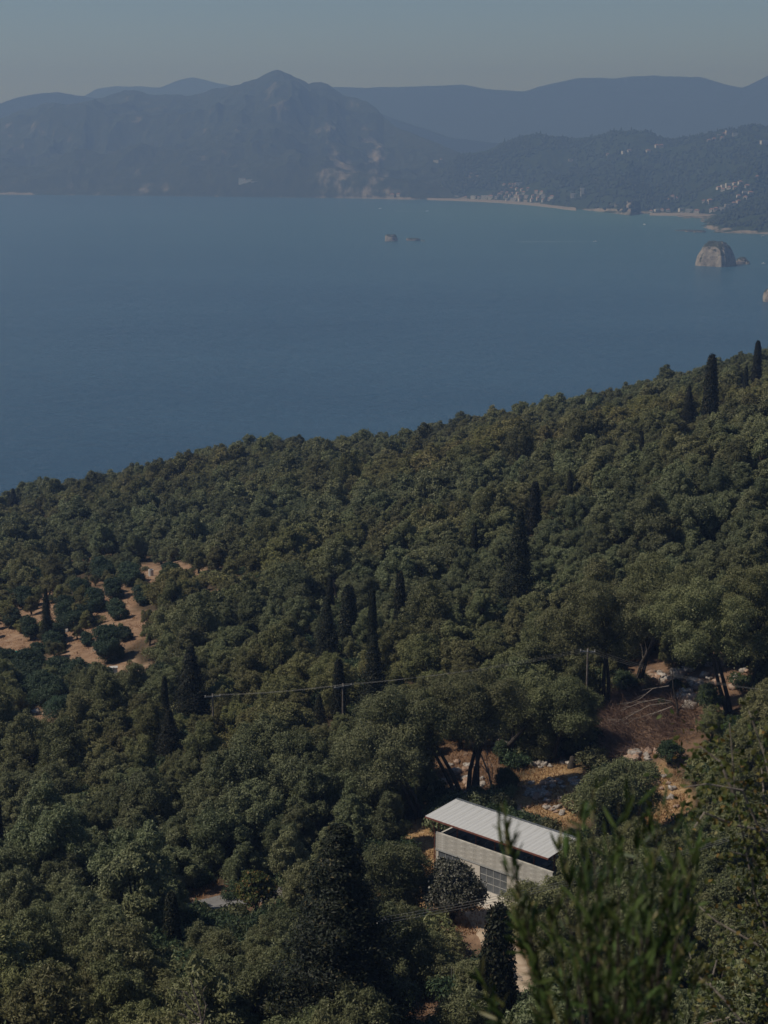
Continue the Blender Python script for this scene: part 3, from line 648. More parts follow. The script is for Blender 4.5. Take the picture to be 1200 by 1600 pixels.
# board courses of the upper wall, each its own piece
bh = .235; z = wl + .16; k = 0; bmeshes = {}
while z < 4.15:
    x = 0.0; first = (.0 if k % 2 == 0 else -1.1)
    xs_ = [0.0] + [v for v in np.arange(first + 2.3, L_ - .4, 2.3)] + [L_]
    for a, b_ in zip(xs_[:-1], xs_[1:]):
        key = round(b_ - a, 2)
        if key not in bmeshes: bmeshes[key] = MB().box(.006, 0, .006, key - .006, .2, bh - .006).me('board_course', M['conc'])
        obj('plank', bmeshes[key], shed, (a, -.012 * random.random(), z))
    z += bh; k += 1
topz = z
MB().box(0, .2, wl, L_, .30, topz - .02).build('backing_wall', M['conc2'], shed)
MB().box(0, -.03, wl, L_, .2, wl + .155).build('lintel', M['frame'], shed)
doors = [(.35, 2.9), (5.35, 8.5), (10.2, 12.7)]
wallb = MB(); xp = 0.0
for a, b_ in doors: wallb.box(xp, .03, -.4, a, .25, wl - .003); xp = b_
wallb.box(xp, .03, -.4, L_, .25, wl - .003); wallb.build('wall', M['slab'], shed)
MB().box(0, .303, -.4, .2, D_, topz - .3).build('side_wall', M['conc2'], shed); MB().box(L_ - .2, .303, -.4, L_, D_, topz - .3).build('side_wall', M['conc2'], shed)
MB().box(.2, D_ - .2, -.4, L_ - .2, D_, topz - .3).build('rear_wall', M['conc2'], shed)
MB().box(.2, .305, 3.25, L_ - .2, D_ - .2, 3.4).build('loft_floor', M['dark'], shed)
MB().box(.2, .305, -.1, L_ - .2, D_ - .2, .0).build('floor_slab', M['conc2'], shed)
pane = {}
for a, b_ in doors:
    nc, nr_ = int(round((b_ - a) / .8)), 3; dw = (b_ - a) / nc; dh = (wl - .06) / nr_
    dr = MB()
    for i in range(nc + 1): dr.box(a + i * dw - .022, .06, 0.02, a + i * dw + .022, .12, wl - .01)
    for j in range(nr_ + 1): dr.box(a + .03, .063, .02 + j * dh - (.03 if j else 0), b_ - .03, .117, .02 + j * dh + .03)
    g_ = dr.build('gate', M['frame'], shed)
    key = (nc, round(dw, 3))
    if key not in pane: pane[key] = MB().box(.035, .085, .035, dw - .035, .10, dh - .035).me('pane', M['steel'])
    for i in range(nc):
        for j in range(nr_): obj('pane', pane[key], g_, (a + i * dw, 0, .02 + j * dh))
# roof: metal sheets side by side, rising to the back
x0r, x1r, y0r, y1r, zr0, zr1 = -.75, L_ - .1, -.62, 4.0, 5.72, 6.0
ns = 15; sw = (x1r - x0r) / ns
def sheet():
    V = []; K = 9; q = MB()
    for z_off in (0, -.03):
        for j in range(2):
            yy_ = (y0r, y1r)[j]; zb = (zr0, zr1)[j]
            for i in range(K): V.append((i * sw / (K - 1), yy_, zb + z_off + (.035 if i % 4 in (1, 2) and False else (.045 if i == 0 else (.018 if i % 2 else 0)))))
    Fc = []
    for i in range(K - 1):
        Fc += [(i, i + 1, K + i + 1, K + i), (2 * K + i + 1, 2 * K + i, 3 * K + i, 3 * K + i + 1), (i + 1, i, 2 * K + i, 2 * K + i + 1), (K + i, K + i + 1, 3 * K + i + 1, 3 * K + i)]
    Fc += [(0, K, 3 * K, 2 * K), (K - 1, 3 * K - 1, 4 * K - 1, 2 * K - 1)]
    return q.add(V, Fc).me('roof_sheet', M['tin'])
roof = MB().box(x0r + .02, y0r + .06, zr0 - .16, x1r - .02, y0r + .16, zr0 - .04).build('roof', M['rust'], shed)
shm = sheet()
for i in range(ns): obj('roof_sheet', shm, roof, (x0r + i * sw, 0, .004 * (i % 2)))
fb_ = MB(); fb_.box(x0r - .02, y0r - .03, zr0 - .17, x1r + .02, y0r + .05, zr0 + .0); fb_.build('fascia', M['rust'], roof)
for xx in (x0r + .02, x1r - .08):
    MB().add([(xx, y0r + .17, zr0 - .15), (xx + .06, y0r + .17, zr0 - .15), (xx + .06, y1r, zr1 - .19), (xx, y1r, zr1 - .19), (xx, y0r + .17, zr0 - .035), (xx + .06, y0r + .17, zr0 - .035), (xx + .06, y1r, zr1 - .04), (xx, y1r, zr1 - .04)],
             [(0, 3, 2, 1), (4, 5, 6, 7), (0, 1, 5, 4), (2, 3, 7, 6), (0, 4, 7, 3), (1, 2, 6, 5)]).build('rafter', M['rust'], roof)
MB().box(x0r, y1r - .02, zr1 - .05, x1r, y1r + .22, zr1 + .07).build('ridge_cap', M['steel'], roof)
pm = MB().box(-.04, -.04, 0, .04, .04, 1).me('post', M['rust'])
for xx in np.linspace(.12, L_ - .12, 7):
    obj('post', pm, shed, (xx, .36, 3.4), scale=(1, 1, zr0 - .12 - 3.4 + .08)); obj('post', pm, shed, (xx, D_ - .3, 3.4), scale=(1, 1, zr1 - 3.4 - .15))
obj('drainpipe', MB().tube([(-.06, -.05, 0), (-.06, -.05, 4.1), (-.1, -.35, 5.3)], .05, 6).me('drainpipe', M['rust']), shed)
for i, (xx, h_, w_) in enumerate([(1.2, .55, .9), (2.9, .4, .8), (4.8, .7, 1.3), (7.1, .5, 1.2), (9.3, .6, .8), (11.3, .45, 1.3)]):
    q = MB(); q.box(xx, 1.2, 3.41, xx + w_, 2.2, 3.41 + h_ * .7); q.box(xx + .15, 1.3, 3.41 + h_ * .7, xx + w_ * .6, 1.9, 3.41 + h_)
    st = q.me('storage_crate', M['steel']); o = obj('storage_crate', st, loc=(HA[0], HA[1], HZ), rot=(0, 0, hrz))
    tag(o, f'dark crate stored in the open loft under the roof, {ordn(i)} from the left', 'crate', 'crates in the shed loft')
ap = MB().box(3.2, -2.9, -.5, L_ + .3, .02, .03); tag(ap.build('apron', M['slab'], None, loc=(HA[0], HA[1], HZ), rot=(0, 0, hrz)), kind='structure')

# ------------------------------------------------------------------ path and road
def ribbon(name, pts, width, m_, lift=.07, ns_=60, jag=.3):
    P = np.array([hit(a, b_)[:2] for a, b_ in pts]); d = np.r_[0, np.cumsum(np.linalg.norm(np.diff(P, axis=0), axis=1))]
    s = np.linspace(0, d[-1], ns_); C_ = np.stack([np.interp(s, d, P[:, 0]), np.interp(s, d, P[:, 1])], 1)
    C_ = np.stack([np.convolve(np.pad(C_[:, i], 4, 'edge'), np.ones(9) / 9, 'valid') for i in (0, 1)], 1)
    T = np.gradient(C_, axis=0); T /= np.linalg.norm(T, axis=1, keepdims=True); Nn = np.stack([-T[:, 1], T[:, 0]], 1); V = []
    for k_ in range(9):
        w_ = width * (k_ / 8 - .5) * (1 + jag * .3 * fbm(s / 2.5, k_ // 8 * 9., 0, 2, 3)); q = C_ + Nn * w_[:, None]; V.append(np.stack([q[:, 0], q[:, 1], terr(q[:, 0], q[:, 1]) + (lift if 0 < k_ < 8 else -.08)], 1))
    V = np.stack(V, 1); return tag(obj(name, mesh(name, V, grid_faces(ns_, 9), m_, True)), kind='structure')
M['pathm'] = simple('pale_gravel_path', (.34, .24, .16), (.52, .42, .31), .8, 1, .5)
M['asphalt'] = simple('old_asphalt', (.15, .145, .14), (.22, .215, .21), .7, .9, .3)
ribbon('path', [(742, 1420), (758, 1442), (776, 1470), (792, 1500), (806, 1535), (822, 1575)], 3.3, M['pathm'], .1)
ribbon('road', [(180, 1475), (250, 1440), (305, 1421), (345, 1411), (385, 1404), (440, 1398), (500, 1400)], 3.6, M['asphalt'], .12)

# ------------------------------------------------------------------ keep-clear areas seen from the eye point (they leave gaps in the grove)
CLEAR = [(655, 1250, 868, 1428), (655, 1330, 750, 1435), (705, 1400, 800, 1500), (778, 1490, 832, 1560), (640, 1295, 690, 1400), (800, 1185, 935, 1290), (930, 1065, 1090, 1200),
         (1010, 1195, 1062, 1290), (685, 1168, 795, 1262), (296, 1392, 378, 1450), (645, 1560, 688, 1640), (566, 1335, 600, 1410), (415, 1390, 440, 1425),
         (222, 878, 248, 906), (104, 1000, 218, 1050), (0, 985, 45, 1028), (175, 1040, 228, 1056), (165, 925, 205, 975), (308, 892, 345, 906), (90, 1096, 104, 1110), (30, 1126, 80, 1138), (262, 878, 288, 890), (318, 925, 342, 935), (370, 900, 392, 910), (60, 958, 78, 970),
         (1105, 1050, 1165, 1100), (690, 1425, 745, 1450), (990, 1030, 1030, 1060)]
def blocked(x, y, z, r, h):
    bx, by = proj(x, y, z); k = dist_px(x, y, z); rp = r * k; ty = by - h * k * .93
    for a, b_, c_, d_ in CLEAR:
        if by > b_ + 4 and ty + rp * .3 < d_ and bx + rp * .8 > a and bx - rp * .8 < c_ and by - 0 > b_: return True
    for x0, x1, lim, b_ in SHOW:          # leave the upper part of each cypress in view
        if bx + rp * .75 > x0 and bx - rp * .75 < x1 and by > lim + 4 and ty + 4 < lim: return True
    return False

# ------------------------------------------------------------------ cypresses and pines: (column, top row, base row, width, kind, label)
CYP = [(1108, 560, 668, 24, 'slim', 'tallest slim cypress on the right skyline'),
       (1181, 537, 612, 15, 'slim', 'slim cypress breaking the skyline at the far right'),
       (1164, 575, 620, 9, 'slim', 'short thin cypress just left of the far right skyline cypress'),
       (1075, 604, 668, 26, 'broad', 'bushy dark cypress left of the tallest skyline cypress'),
       (1002, 677, 718, 8, 'slim', 'small thin cypress below left of the spreading pine'),
       (890, 738, 785, 10, 'slim', 'leftmost of three small cypresses under the ridge'),
       (914, 737, 775, 12, 'slim', 'short pointed cypress, middle of three under the ridge'),
       (835, 757, 835, 20, 'slim', 'cypress leaning out just above the stout cypress'),
       (810, 798, 955, 56, 'broad', 'stout ragged cypress standing highest in the middle right'),
       (741, 820, 875, 11, 'slim', 'lone thin cypress left of the stout ragged cypress'),
       (625, 900, 1015, 21, 'slim', 'slim cypress standing right of the central clump'),
       (582, 928, 1050, 17, 'slim', 'narrow spire rising from the dark central clump'),
       (584, 995, 1135, 56, 'broad', 'broad dark cypress at the foot of the narrow spire'),
       (545, 920, 1010, 30, 'slim', 'thick double cypress left of the narrow spire'),
       (516, 903, 960, 13, 'slim', 'thin cypress tip over the leftmost dark central cypress'),
       (511, 935, 1040, 48, 'broad', 'broad cypress at the left end of the central clump'),
       (530, 1036, 1140, 22, 'slim', 'cypress in front of and below the central clump'),
       (499, 1085, 1145, 30, 'broad', 'low dark cypress left of the one below the clump'),
       (259, 1060, 1135, 13, 'slim', 'thin cypress spire left of the broad dark conifer'),
       (266, 1110, 1190, 48, 'broad', 'ragged cypress under the thin spire at left'),
       (300, 1010, 1130, 62, 'broad', 'broad dark conifer behind the left utility pole'),
       (270, 1400, 1492, 28, 'slim', 'short dense cypress down left of the road bend'),
       (75, 920, 1010, 24, 'broad', 'dark conifer among the young trees of the left clearing'),
       (0, 1225, 1340, 14, 'slim', 'dark cypress sliver cut by the left edge'),
       (22, 764, 800, 22, 'broad', 'dark conifer on the skyline at the left'),
       (66, 795, 815, 10, 'broad', 'small dark conifer just under the left skyline'),
       (776, 1425, 1620, 60, 'slim', 'thick dark cypress beside the pale path'),
       (758, 1500, 1625, 34, 'slim', 'smaller cypress joined to the left of the path-side cypress'),
       (940, 1262, 1345, 22, 'slim', 'small dark cypress behind the blurred foreground leaves')]
SHOW = [(cx - wd * .4, cx + wd * .4, ty + (by - ty) * (.82 if kd == 'slim' else .88), by) for cx, ty, by, wd, kd, lb in CYP] + [(1036, 1076, 688, 700)]

# scattered olives
cand = []
y = 84.0
while y < 560:
    step = 4.5 if y < 200 else 5.2
    x = -.30 * y
    while x < .30 * y:
        cx, cy = x + rng.uniform(-1.7, 1.7), y + rng.uniform(-1.7, 1.7); x += step
        z = float(terr(cx, cy)); s = rng.uniform(.66, 1.12) if rng.random() > .16 else rng.uniform(1.15, 1.5)
        if cy < 100 and abs(cx) < 30: s *= .8
        bx_, by_ = proj(cx, cy, z)
        if bx_ < 250 and 880 < by_ < 1075 and not (bx_ < 90 and by_ < 930): s = min(s, rng.uniform(.42, .66))
        px_, py_ = proj(cx, cy, z + 2.5 * s)
        while s > .34 and blocked(cx, cy, z, 3.1 * s, 5.9 * s): s *= .84
        if s <= .34: continue
        cand.append((cx, cy, z, s, px_, py_))
    y += step * .92
cand = np.array(cand)
# how much of each crown shows: a coarse depth raster, nearest first
order = np.argsort(cand[:, 1]); cover = np.zeros((170, 130), bool); vis = np.zeros(len(cand))
for i in order:
    x, y, z, s, px_, py_ = cand[i]; k = dist_px(x, y, z); rr = 3 * s * k / 10
    j0, j1 = int(px_ / 10 + 5 - rr), int(px_ / 10 + 5 + rr) + 1; i0, i1 = int(py_ / 10 + 5 - rr * .8), int(py_ / 10 + 5 + rr * .8) + 1
    j0, j1, i0, i1 = max(j0, 0), min(j1, 130), max(i0, 0), min(i1, 170)
    if j0 >= j1 or i0 >= i1: continue
    sub = cover[i0:i1, j0:j1]; 
    inside = (5 < (px_ / 10 + 5) < 125) and (5 < (py_ / 10 + 5) < 165)
    vis[i] = (~sub).sum() if inside else 0; sub[:] = True
top = np.argsort(-vis)[:300]; top = [i for i in top if vis[i] > 0]; topset = set(int(i) for i in top)
LMK = [('the shed', 760, 1340), ('the asphalt road bend', 340, 1412), ('the rocky golden slope', 870, 1240), ('the brown brush slope', 1000, 1130), ('the left utility pole', 333, 1110),
       ('the tall pole above the slope', 912, 1090), ('the huge bottom cypress', 540, 1460), ('the path-side cypress', 775, 1510), ('the grove clearing', 150, 1010), ('the twin cypress clump', 580, 1010),
       ('the stout cypress', 810, 890), ('the cypress pair at left', 270, 1110), ('the lone cypress near the road', 270, 1440), ('the bare dead sapling', 305, 1570), ('the tallest skyline cypress', 1108, 620),
       ('the slim cypress left of centre', 530, 1080), ('the dark upper conifer', 75, 960), ('the small mid-slope cypress', 741, 845)]
def landmark_label(px_, py_, used, kind_, tint):
    best = sorted(LMK, key=lambda l: (l[1] - px_) ** 2 + (l[2] - py_) ** 2)[0]
    dx, dy = px_ - best[1], py_ - best[2]; a = (math.degrees(math.atan2(-dy, dx)) + 382.5) % 360
    dr = ['right of', 'up and right of', 'above', 'up and left of', 'left of', 'down and left of', 'below', 'down and right of'][int(a // 45)]
    key = (best[0], dr); i = used.get(key, 0); used[key] = i + 1
    return f"{tint} {kind_}, {ordn(i)} {dr} {best[0]}" if i else f"{tint} {kind_} nearest {dr} {best[0]}"
used = {}
top = sorted(top, key=lambda i: min((l[1] - cand[i, 4]) ** 2 + (l[2] - cand[i, 5]) ** 2 for l in LMK))
for i in top:
    x, y, z, s, px_, py_ = cand[i]; k = int(rng.integers(0, 9)); sz = 'small' if s < .6 else ('large' if s > 1.05 else 'grey-green')
    t = empty('olive_tree', (x, y, z), rng.uniform(0, 6.28)); t.scale = (s, s, s * rng.uniform(.82, 1.25))
    tag(t, landmark_label(px_, py_, used, 'olive tree', sz), 'tree', 'olive trees of the hillside grove')
    obj('crown', olive_near[k][0], t); obj('trunk', olive_near[k][1], t)
rest = cand[[i for i in range(len(cand)) if i not in topset]]
k = len(rest); far_i = rng.integers(0, 6, k); scl = np.stack([rest[:, 3]] * 3, 1) * rng.uniform(.9, 1.12, (k, 3))
near_protos = [merge('olive_tree_rest', *(lambda q: (q[0][0], q[0][1], q[1]))(olive_proto(70 + s_, 22000, .26, .095, nl=24)), M['olive'], M['bark']) for s_ in range(3)]
va = np.where(rest[:, 1] < 260, 6 + far_i % 3, far_i)
scatter('olive_grove', rest[:, :3], rng.uniform(0, 6.28, k), scl, va, olive_far + near_protos, kind='stuff', label='mass of farther olive trees covering the slope to the sea', cat='grove')
print('olives', len(cand), 'things', len(top), 'rest', k)

# undergrowth between the trees
up = []
for sd_ in range(4):
    r_ = random.Random(sd_ + 200); lo = [(r_.uniform(-.8, .8), r_.uniform(-.8, .8), r_.uniform(.35, .8), r_.uniform(.4, .75)) for _ in range(7)]
    Cs, Ns = lobes_crown(lo, 1500, .26, .1); V, Fc = leaves(Cs, Ns, .26, .1); up.append(mesh('undergrowth_bush', V, Fc, M['shrub' if sd_ % 2 else 'olive']))
uy = np.exp(rng.uniform(math.log(84), math.log(420), 9000)); ux = rng.uniform(-.3, .3, 9000) * uy; uz = terr(ux, uy); upx, upy = proj(ux, uy, uz); free = np.ones(9000, bool)
for cx, cy, rx, ry, kk_ in BARE: free &= (((upx - cx) / (rx * 1.05)) ** 2 + ((upy - cy) / (ry * 1.05)) ** 2 > 1) | (rng.random(9000) < .02)
for a, b_, c_, d_ in CLEAR[:5]: free &= ~((upx > a - 10) & (upx < c_ + 10) & (upy > b_ + 60) & (upy < d_ + 25))
ux, uy, uz = ux[free], uy[free], uz[free]; us = rng.uniform(.6, 1.7, len(ux)); scatter('undergrowth', np.stack([ux, uy, uz], 1), rng.uniform(0, 6, len(ux)), np.stack([us, us, us * rng.uniform(.8, 1.2, len(us))], 1), rng.integers(0, 4, len(us)), up, kind='stuff', label='low scrub filling the gaps between the olive trees', cat='undergrowth')
for i, (cx, ty, by, wd, kd, lb) in enumerate(CYP):
    P = hit(cx, by); h_ = height_to(P, ty); pm_ = dist_px(*P); me_ = (slim if kd == 'slim' else broad)[i % 3]
    t = empty('cypress', P, i * 1.3); h0, r0 = (10, 1.0) if kd == 'slim' else (12, 3.0)
    wd *= 1.35 if kd == 'broad' else 1.2; t.scale = (wd / pm_ / 2 / r0, wd / pm_ / 2 / r0, h_ / h0 / 1.0); tag(t, lb, 'cypress', None)
    obj('crown', me_[0], t); obj('trunk', me_[1], t)
# the very large cypress at the bottom: own, denser crown
big = cyp_proto('broad', 77, 130000, 19, 5.0)
P = aty(530, 1300, 108); P[2] = terr(P[0], P[1]); h_ = height_to(P, 1296)
t = empty('cypress', P); t.scale = (1.3, 1.3, h_ / 19); tag(t, 'huge ragged dark cypress rising from the bottom of the view', 'cypress'); obj('crown', big[0], t); obj('trunk', big[1], t)
print('big cypress height', h_)
# spreading dark pine on the right slope
lb_ = [(-2.5, 0, 4.6, 1.3), (-.5, 0, 5.4, 1.2), (1.6, .2, 5.0, 1.3), (2.9, 0, 4.0, 1.0), (-3.3, .3, 3.2, .9), (.4, -.6, 3.6, 1.1)]
Cs, Ns = lobes_crown(lb_, 6000, .3, .1); V, Fc = leaves(Cs, Ns, .32, .1)
P = hit(1056, 697); t = empty('spreading_pine', P); kk = 44 / dist_px(*P) / 7.5; t.scale = (kk,) * 3; tag(t, 'dark spreading pine with flat ragged top on the right slope', 'tree')
obj('crown', mesh('crown', V, Fc, M['cypress']), t); tb = MB(); tb.tube([(0, 0, -1), (.3, 0, 3), (0, 0, 5)], [.3, .22, .08], 6)
for l in lb_: tb.tube([(.2, 0, 2.2), np.array(l[:3])], [.12, .04], 4)
tb.build('trunk', M['bark'], t)

# ------------------------------------------------------------------ big open-trunked trees above the shed and on the right slope
def big_tree(bpx, bpy, crown_c, crown_r, n_, label, lean=0.0, stems=2, leafm='olive', seed=0, name='olive_tree', Lw=(.22, .09)):
    """Trunks from an image foot point up to lobes spread about the given image ellipse at the same distance."""
    r_ = random.Random(seed); P = hit(bpx, bpy); k_ = dist_px(*P); lobes = []
    c0 = aty(crown_c[0], crown_c[1], P[1]) - P; rx, rz_ = crown_r[0] / k_, crown_r[1] / k_
    for i in range(n_):
        a = i * 2.4; q = math.sqrt((i + .5) / n_); lobes.append((c0[0] + rx * .8 * q * math.cos(a), r_.uniform(-.75, .75) * rx * .6, c0[2] + rz_ * .75 * q * math.sin(a) + r_.uniform(-.3, .3), r_.uniform(.75, 1.2) * min(1.5, rz_ * .55)))
    t = empty(name, P); tag(t, label, 'tree', None)
    A = sum(l[3] ** 2 for l in lobes) * 4; Cs, Ns = lobes_crown(tufted(lobes, seed), int(A * 430), *Lw); V, Fc = leaves(Cs, Ns, *Lw)
    obj('crown', mesh('crown', V, Fc, M[leafm]), t); tb = MB(); ends = []
    for s_ in range(stems):
        e = np.array(lobes[(s_ * 3) % n_][:3]); off = np.array([(s_ - stems / 2) * .5, 0, 0]); m1 = off + e * [.18, .2, .3] + [lean * .3, 0, 0]; m2 = e * [.6, .6, .68] + [lean * .5 + r_.uniform(-.3, .3), 0, 0]
        tb.tube([off - [0, 0, .6], off + [lean * .1, 0, .6], m1, m2, e], [.34, .28, .22, .15, .05], 7); ends.append(m2)
    for i, l in enumerate(lobes):
        s0_ = ends[i % len(ends)]; e = np.array(l[:3]); mid = (s0_ + e) / 2 + [r_.uniform(-.3, .3), 0, -.35]; tb.tube([s0_ * .95, mid, e], [.11, .07, .025], 5)
    tb.build('trunk', M['bark'], t); return t
big_tree(722, 1252, (640, 1122), (78, 58), 18, 'old olive with dark twisted trunk behind the shed roof, crown to the left', -.8, 2, seed=1)
big_tree(742, 1248, (745, 1108), (72, 54), 18, 'old olive with several dark stems directly behind the shed', .3, 3, seed=2)
big_tree(658, 1278, (600, 1185), (65, 62), 18, 'leaning olive with dark trunk at the left end of the shed', -.6, 2, seed=3)
big_tree(792, 1195, (826, 1104), (62, 48), 15, 'dark broad olive between the shed trees and the tall pole', .2, 3, seed=4)
big_tree(862, 1190, (893, 1108), (50, 40), 11, 'low drooping olive just left of the tall pole', .2, 3, seed=5)
big_tree(950, 1110, (930, 975), (95, 70), 20, 'yellowish olive with broad crown above the tall pole', .2, 2, seed=6)
big_tree(1000, 1075, (1030, 940), (80, 66), 20, 'golden-green olive above the brown brush slope', .2, 2, seed=7)
big_tree(1142, 1112, (1095, 978), (88, 66), 20, 'big olive with black leaning trunk on the right slope', -1.6, 2, seed=8)
big_tree(1180, 1105, (1185, 955), (70, 80), 20, 'big dark olive at the right edge above the rocks', .2, 2, seed=9)
big_tree(955, 1330, (970, 1245), (66, 56), 18, 'round grey-green olive behind the blurred foreground leaves', .1, 3, seed=10)
big_tree(918, 1425, (928, 1364), (52, 50), 16, 'olive overlapping the right end of the shed', .1, 3, seed=11)
big_tree(835, 1465, (850, 1418), (55, 44), 14, 'dark olive in front of the right corner of the shed', .1, 3, seed=12)
big_tree(625, 1440, (618, 1378), (46, 66), 16, 'upright olive left of the fig bush', .1, 2, seed=13)
big_tree(640, 1545, (618, 1490), (44, 48), 14, 'dark olive between the huge cypress and the orange bank', .1, 2, seed=15)
big_tree(745, 1650, (725, 1590), (38, 36), 12, 'small olive bush at the bottom edge right of the white post', .1, 2, seed=16)
big_tree(880, 1500, (870, 1470), (60, 40), 14, 'dark olive right of the pale path', .1, 3, seed=17)
big_tree(680, 1545, (648, 1510), (55, 42), 16, 'olive below the fig bush, left of the path', .1, 3, seed=14)

# ------------------------------------------------------------------ shrubs
def shrub(px, by, wpx, hpx, leafm, label, name='shrub', nl=9, L=.22, Wd=.09, dens=420, group=None, up=0.0, ypos=None):
    P = hit(px, by) if ypos is None else ypos; k_ = dist_px(*P); rx = wpx / k_ / 2; hz = hpx / k_; t = empty(name, P); tag(t, label, 'bush' if 'bush' in name else 'shrub', group); lobes = []
    for i in range(nl):
        a = i * 2.4; q = math.sqrt((i + .3) / nl); r = (.48 if name != 'young_olive' else .6) * min(rx, hz * .6); lobes.append((rx * .62 * q * math.cos(a), rx * .62 * q * math.sin(a), max(r * .6, hz - r - (q * hz * .38 if name != 'young_olive' else (i % 3) * hz * .27)), r * random.uniform(.85, 1.15)))
    A = sum(l[3] ** 2 for l in lobes) * 4; Cs, Ns = lobes_crown(tufted(lobes), int(A * dens * 1.25), L, Wd); V, Fc = leaves(Cs, Ns, L, Wd, up)
    obj('foliage', mesh('foliage', V, Fc, M[leafm]), t); tb = MB()
    for l in lobes[:6]: tb.tube([(0, 0, -.3), np.array(l[:3]) * [.5, .5, .5], np.array(l[:3])], [.07, .05, .02], 4)
    tb.build('stem', M['bark'], t); return t
shrub(707, 1438, 98, 98, 'fig', 'round dusty dark bush in front of the shed doors', 'fig_bush', 15, .24, .17, 380)
shrub(790, 1240, 42, 42, 'shrub', 'bright green round shrub above the shed roof', up=1.0)
shrub(755, 1266, 50, 30, 'grey_shrub', 'grey-green cushion shrub touching the roof edge, left one', up=1.0)
shrub(782, 1270, 50, 34, 'grey_shrub', 'grey-green cushion shrub touching the roof edge, right one', up=1.0)
shrub(1045, 1197, 44, 44, 'shrub', 'round dark green shrub under the brown brush')
shrub(820, 1290, 36, 22, 'grey_shrub', 'low sparse shrub below the white rocks')
shrub(850, 1300, 46, 24, 'grey_shrub', 'low bush right of the roof ridge among dry grass')
shrub(783, 1195, 30, 40, 'shrub', 'thin green shrub between the pale stems and the rocks')
shrub(975, 1085, 40, 40, 'shrub', 'dull green shrub at the foot of the bare stems')
shrub(1105, 1130, 46, 66, 'shrub', 'tall green shrub left of the black leaning trunk')
shrub(1055, 1078, 26, 18, 'young', 'bright green tuft on the bare snag', up=1.0)
shrub(1035, 1110, 22, 18, 'young', 'small green tuft low on the bare snag', up=1.0)
shrub(450, 1348, 60, 40, 'shrub', 'bright leafy bush above the road end', 'leafy_bush', 9, .25, .16)
shrub(400, 1430, 60, 75, 'oakleaf', 'yellow-green bush hiding the right end of the road', 'leafy_bush', 10, .3, .2, 260)
shrub(95, 1125, 70, 42, 'young', 'dark green young tree cluster at the clearing foot', dens=360)
shrub(40, 1160, 90, 38, 'reed', 'pale reeds at the left edge below the clearing', 'reed_clump', 12, .6, .07, 200, up=1.0)
YT = [(105, 968, 32, 34), (128, 938, 30, 30), (62, 925, 34, 32), (40, 950, 34, 32), (150, 955, 34, 34), (178, 935, 30, 30), (92, 1002, 24, 26), (48, 1000, 26, 34), (110, 980, 44, 34), (133, 978, 30, 30), (170, 1035, 46, 55), (137, 1010, 20, 20),
      (185, 968, 30, 28), (205, 915, 36, 34), (225, 945, 30, 26), (163, 905, 34, 30), (20, 980, 30, 30), (85, 1018, 34, 28), (60, 1022, 30, 16), (10, 1050, 50, 34), (50, 1062, 60, 42), (95, 1070, 46, 38), (130, 1075, 44, 38), (160, 1085, 46, 40), (30, 1095, 60, 40), (75, 1100, 56, 44), (270, 905, 34, 24), (300, 932, 30, 24), (195, 1000, 26, 20)]
used2 = {}
for i, (a, b_, w_, h_) in enumerate(YT):
    shrub(a, b_, w_, h_, 'young', ['small blue-green', 'dark bushy', 'round dark'][i % 3] + f' young tree, {ordn(sum(1 for q in YT if (q[1], q[0]) < (b_, a)))} counting down from the top of the left clearing', 'young_olive', 12, .3, .12, 330, group='young trees of the left clearing')

# ------------------------------------------------------------------ rocks, brush, dry grass
rocks = []
def rcluster(cx, cy, rx, ry, n_, s0, s1):
    for _ in range(n_):
        a = rng.uniform(0, 6.28); q = rng.random() ** .6; rocks.append((cx + rx * q * math.cos(a), cy + ry * q * math.sin(a), rng.uniform(s0, s1)))
rcluster(838, 1238, 26, 12, 26, 3, 8); rcluster(866, 1226, 20, 10, 14, 3, 7); rcluster(880, 1262, 34, 14, 26, 3, 7); rcluster(820, 1270, 16, 8, 8, 3, 6); rcluster(897, 1222, 8, 5, 6, 4, 7)
rcluster(985, 1178, 18, 12, 10, 5, 12); rcluster(1005, 1182, 26, 8, 10, 5, 10); rcluster(1040, 1250, 20, 40, 12, 3, 7); rcluster(1040, 1060, 30, 14, 14, 5, 12); rcluster(1080, 1090, 24, 24, 12, 6, 13)
rcluster(1130, 1055, 60, 30, 22, 5, 11); rcluster(930, 1150, 16, 22, 8, 5, 10); rcluster(720, 1215, 40, 30, 22, 4, 9); rcluster(785, 1165, 22, 16, 12, 4, 9); rcluster(870, 1195, 40, 10, 12, 4, 8); rcluster(150, 1000, 60, 24, 14, 2, 5); rcluster(60, 1115, 50, 10, 9, 4, 9); rcluster(645, 1400, 14, 24, 6, 3, 6)
rm = [rock_mesh('limestone_boulder', 1, .8, .6, 100 + s, M['rock' if s % 3 else 'redrock'], sub=8, rough=.85, flat=.7) for s in range(7)]
ar = ['the golden slope', 'the brown brush slope', 'the right-hand shaded bank', 'the bank behind the shed', 'the left clearing']
cnt = {}; byz = {}
for i, (a, b_, s) in enumerate(sorted(rocks)):
    z_ = ar[4] if a < 400 else (ar[3] if a < 800 else (ar[0] if b_ > 1185 and a < 930 else (ar[1] if a < 1062 and b_ > 1080 else ar[2])))
    byz.setdefault(z_, []).append((b_, a, s))
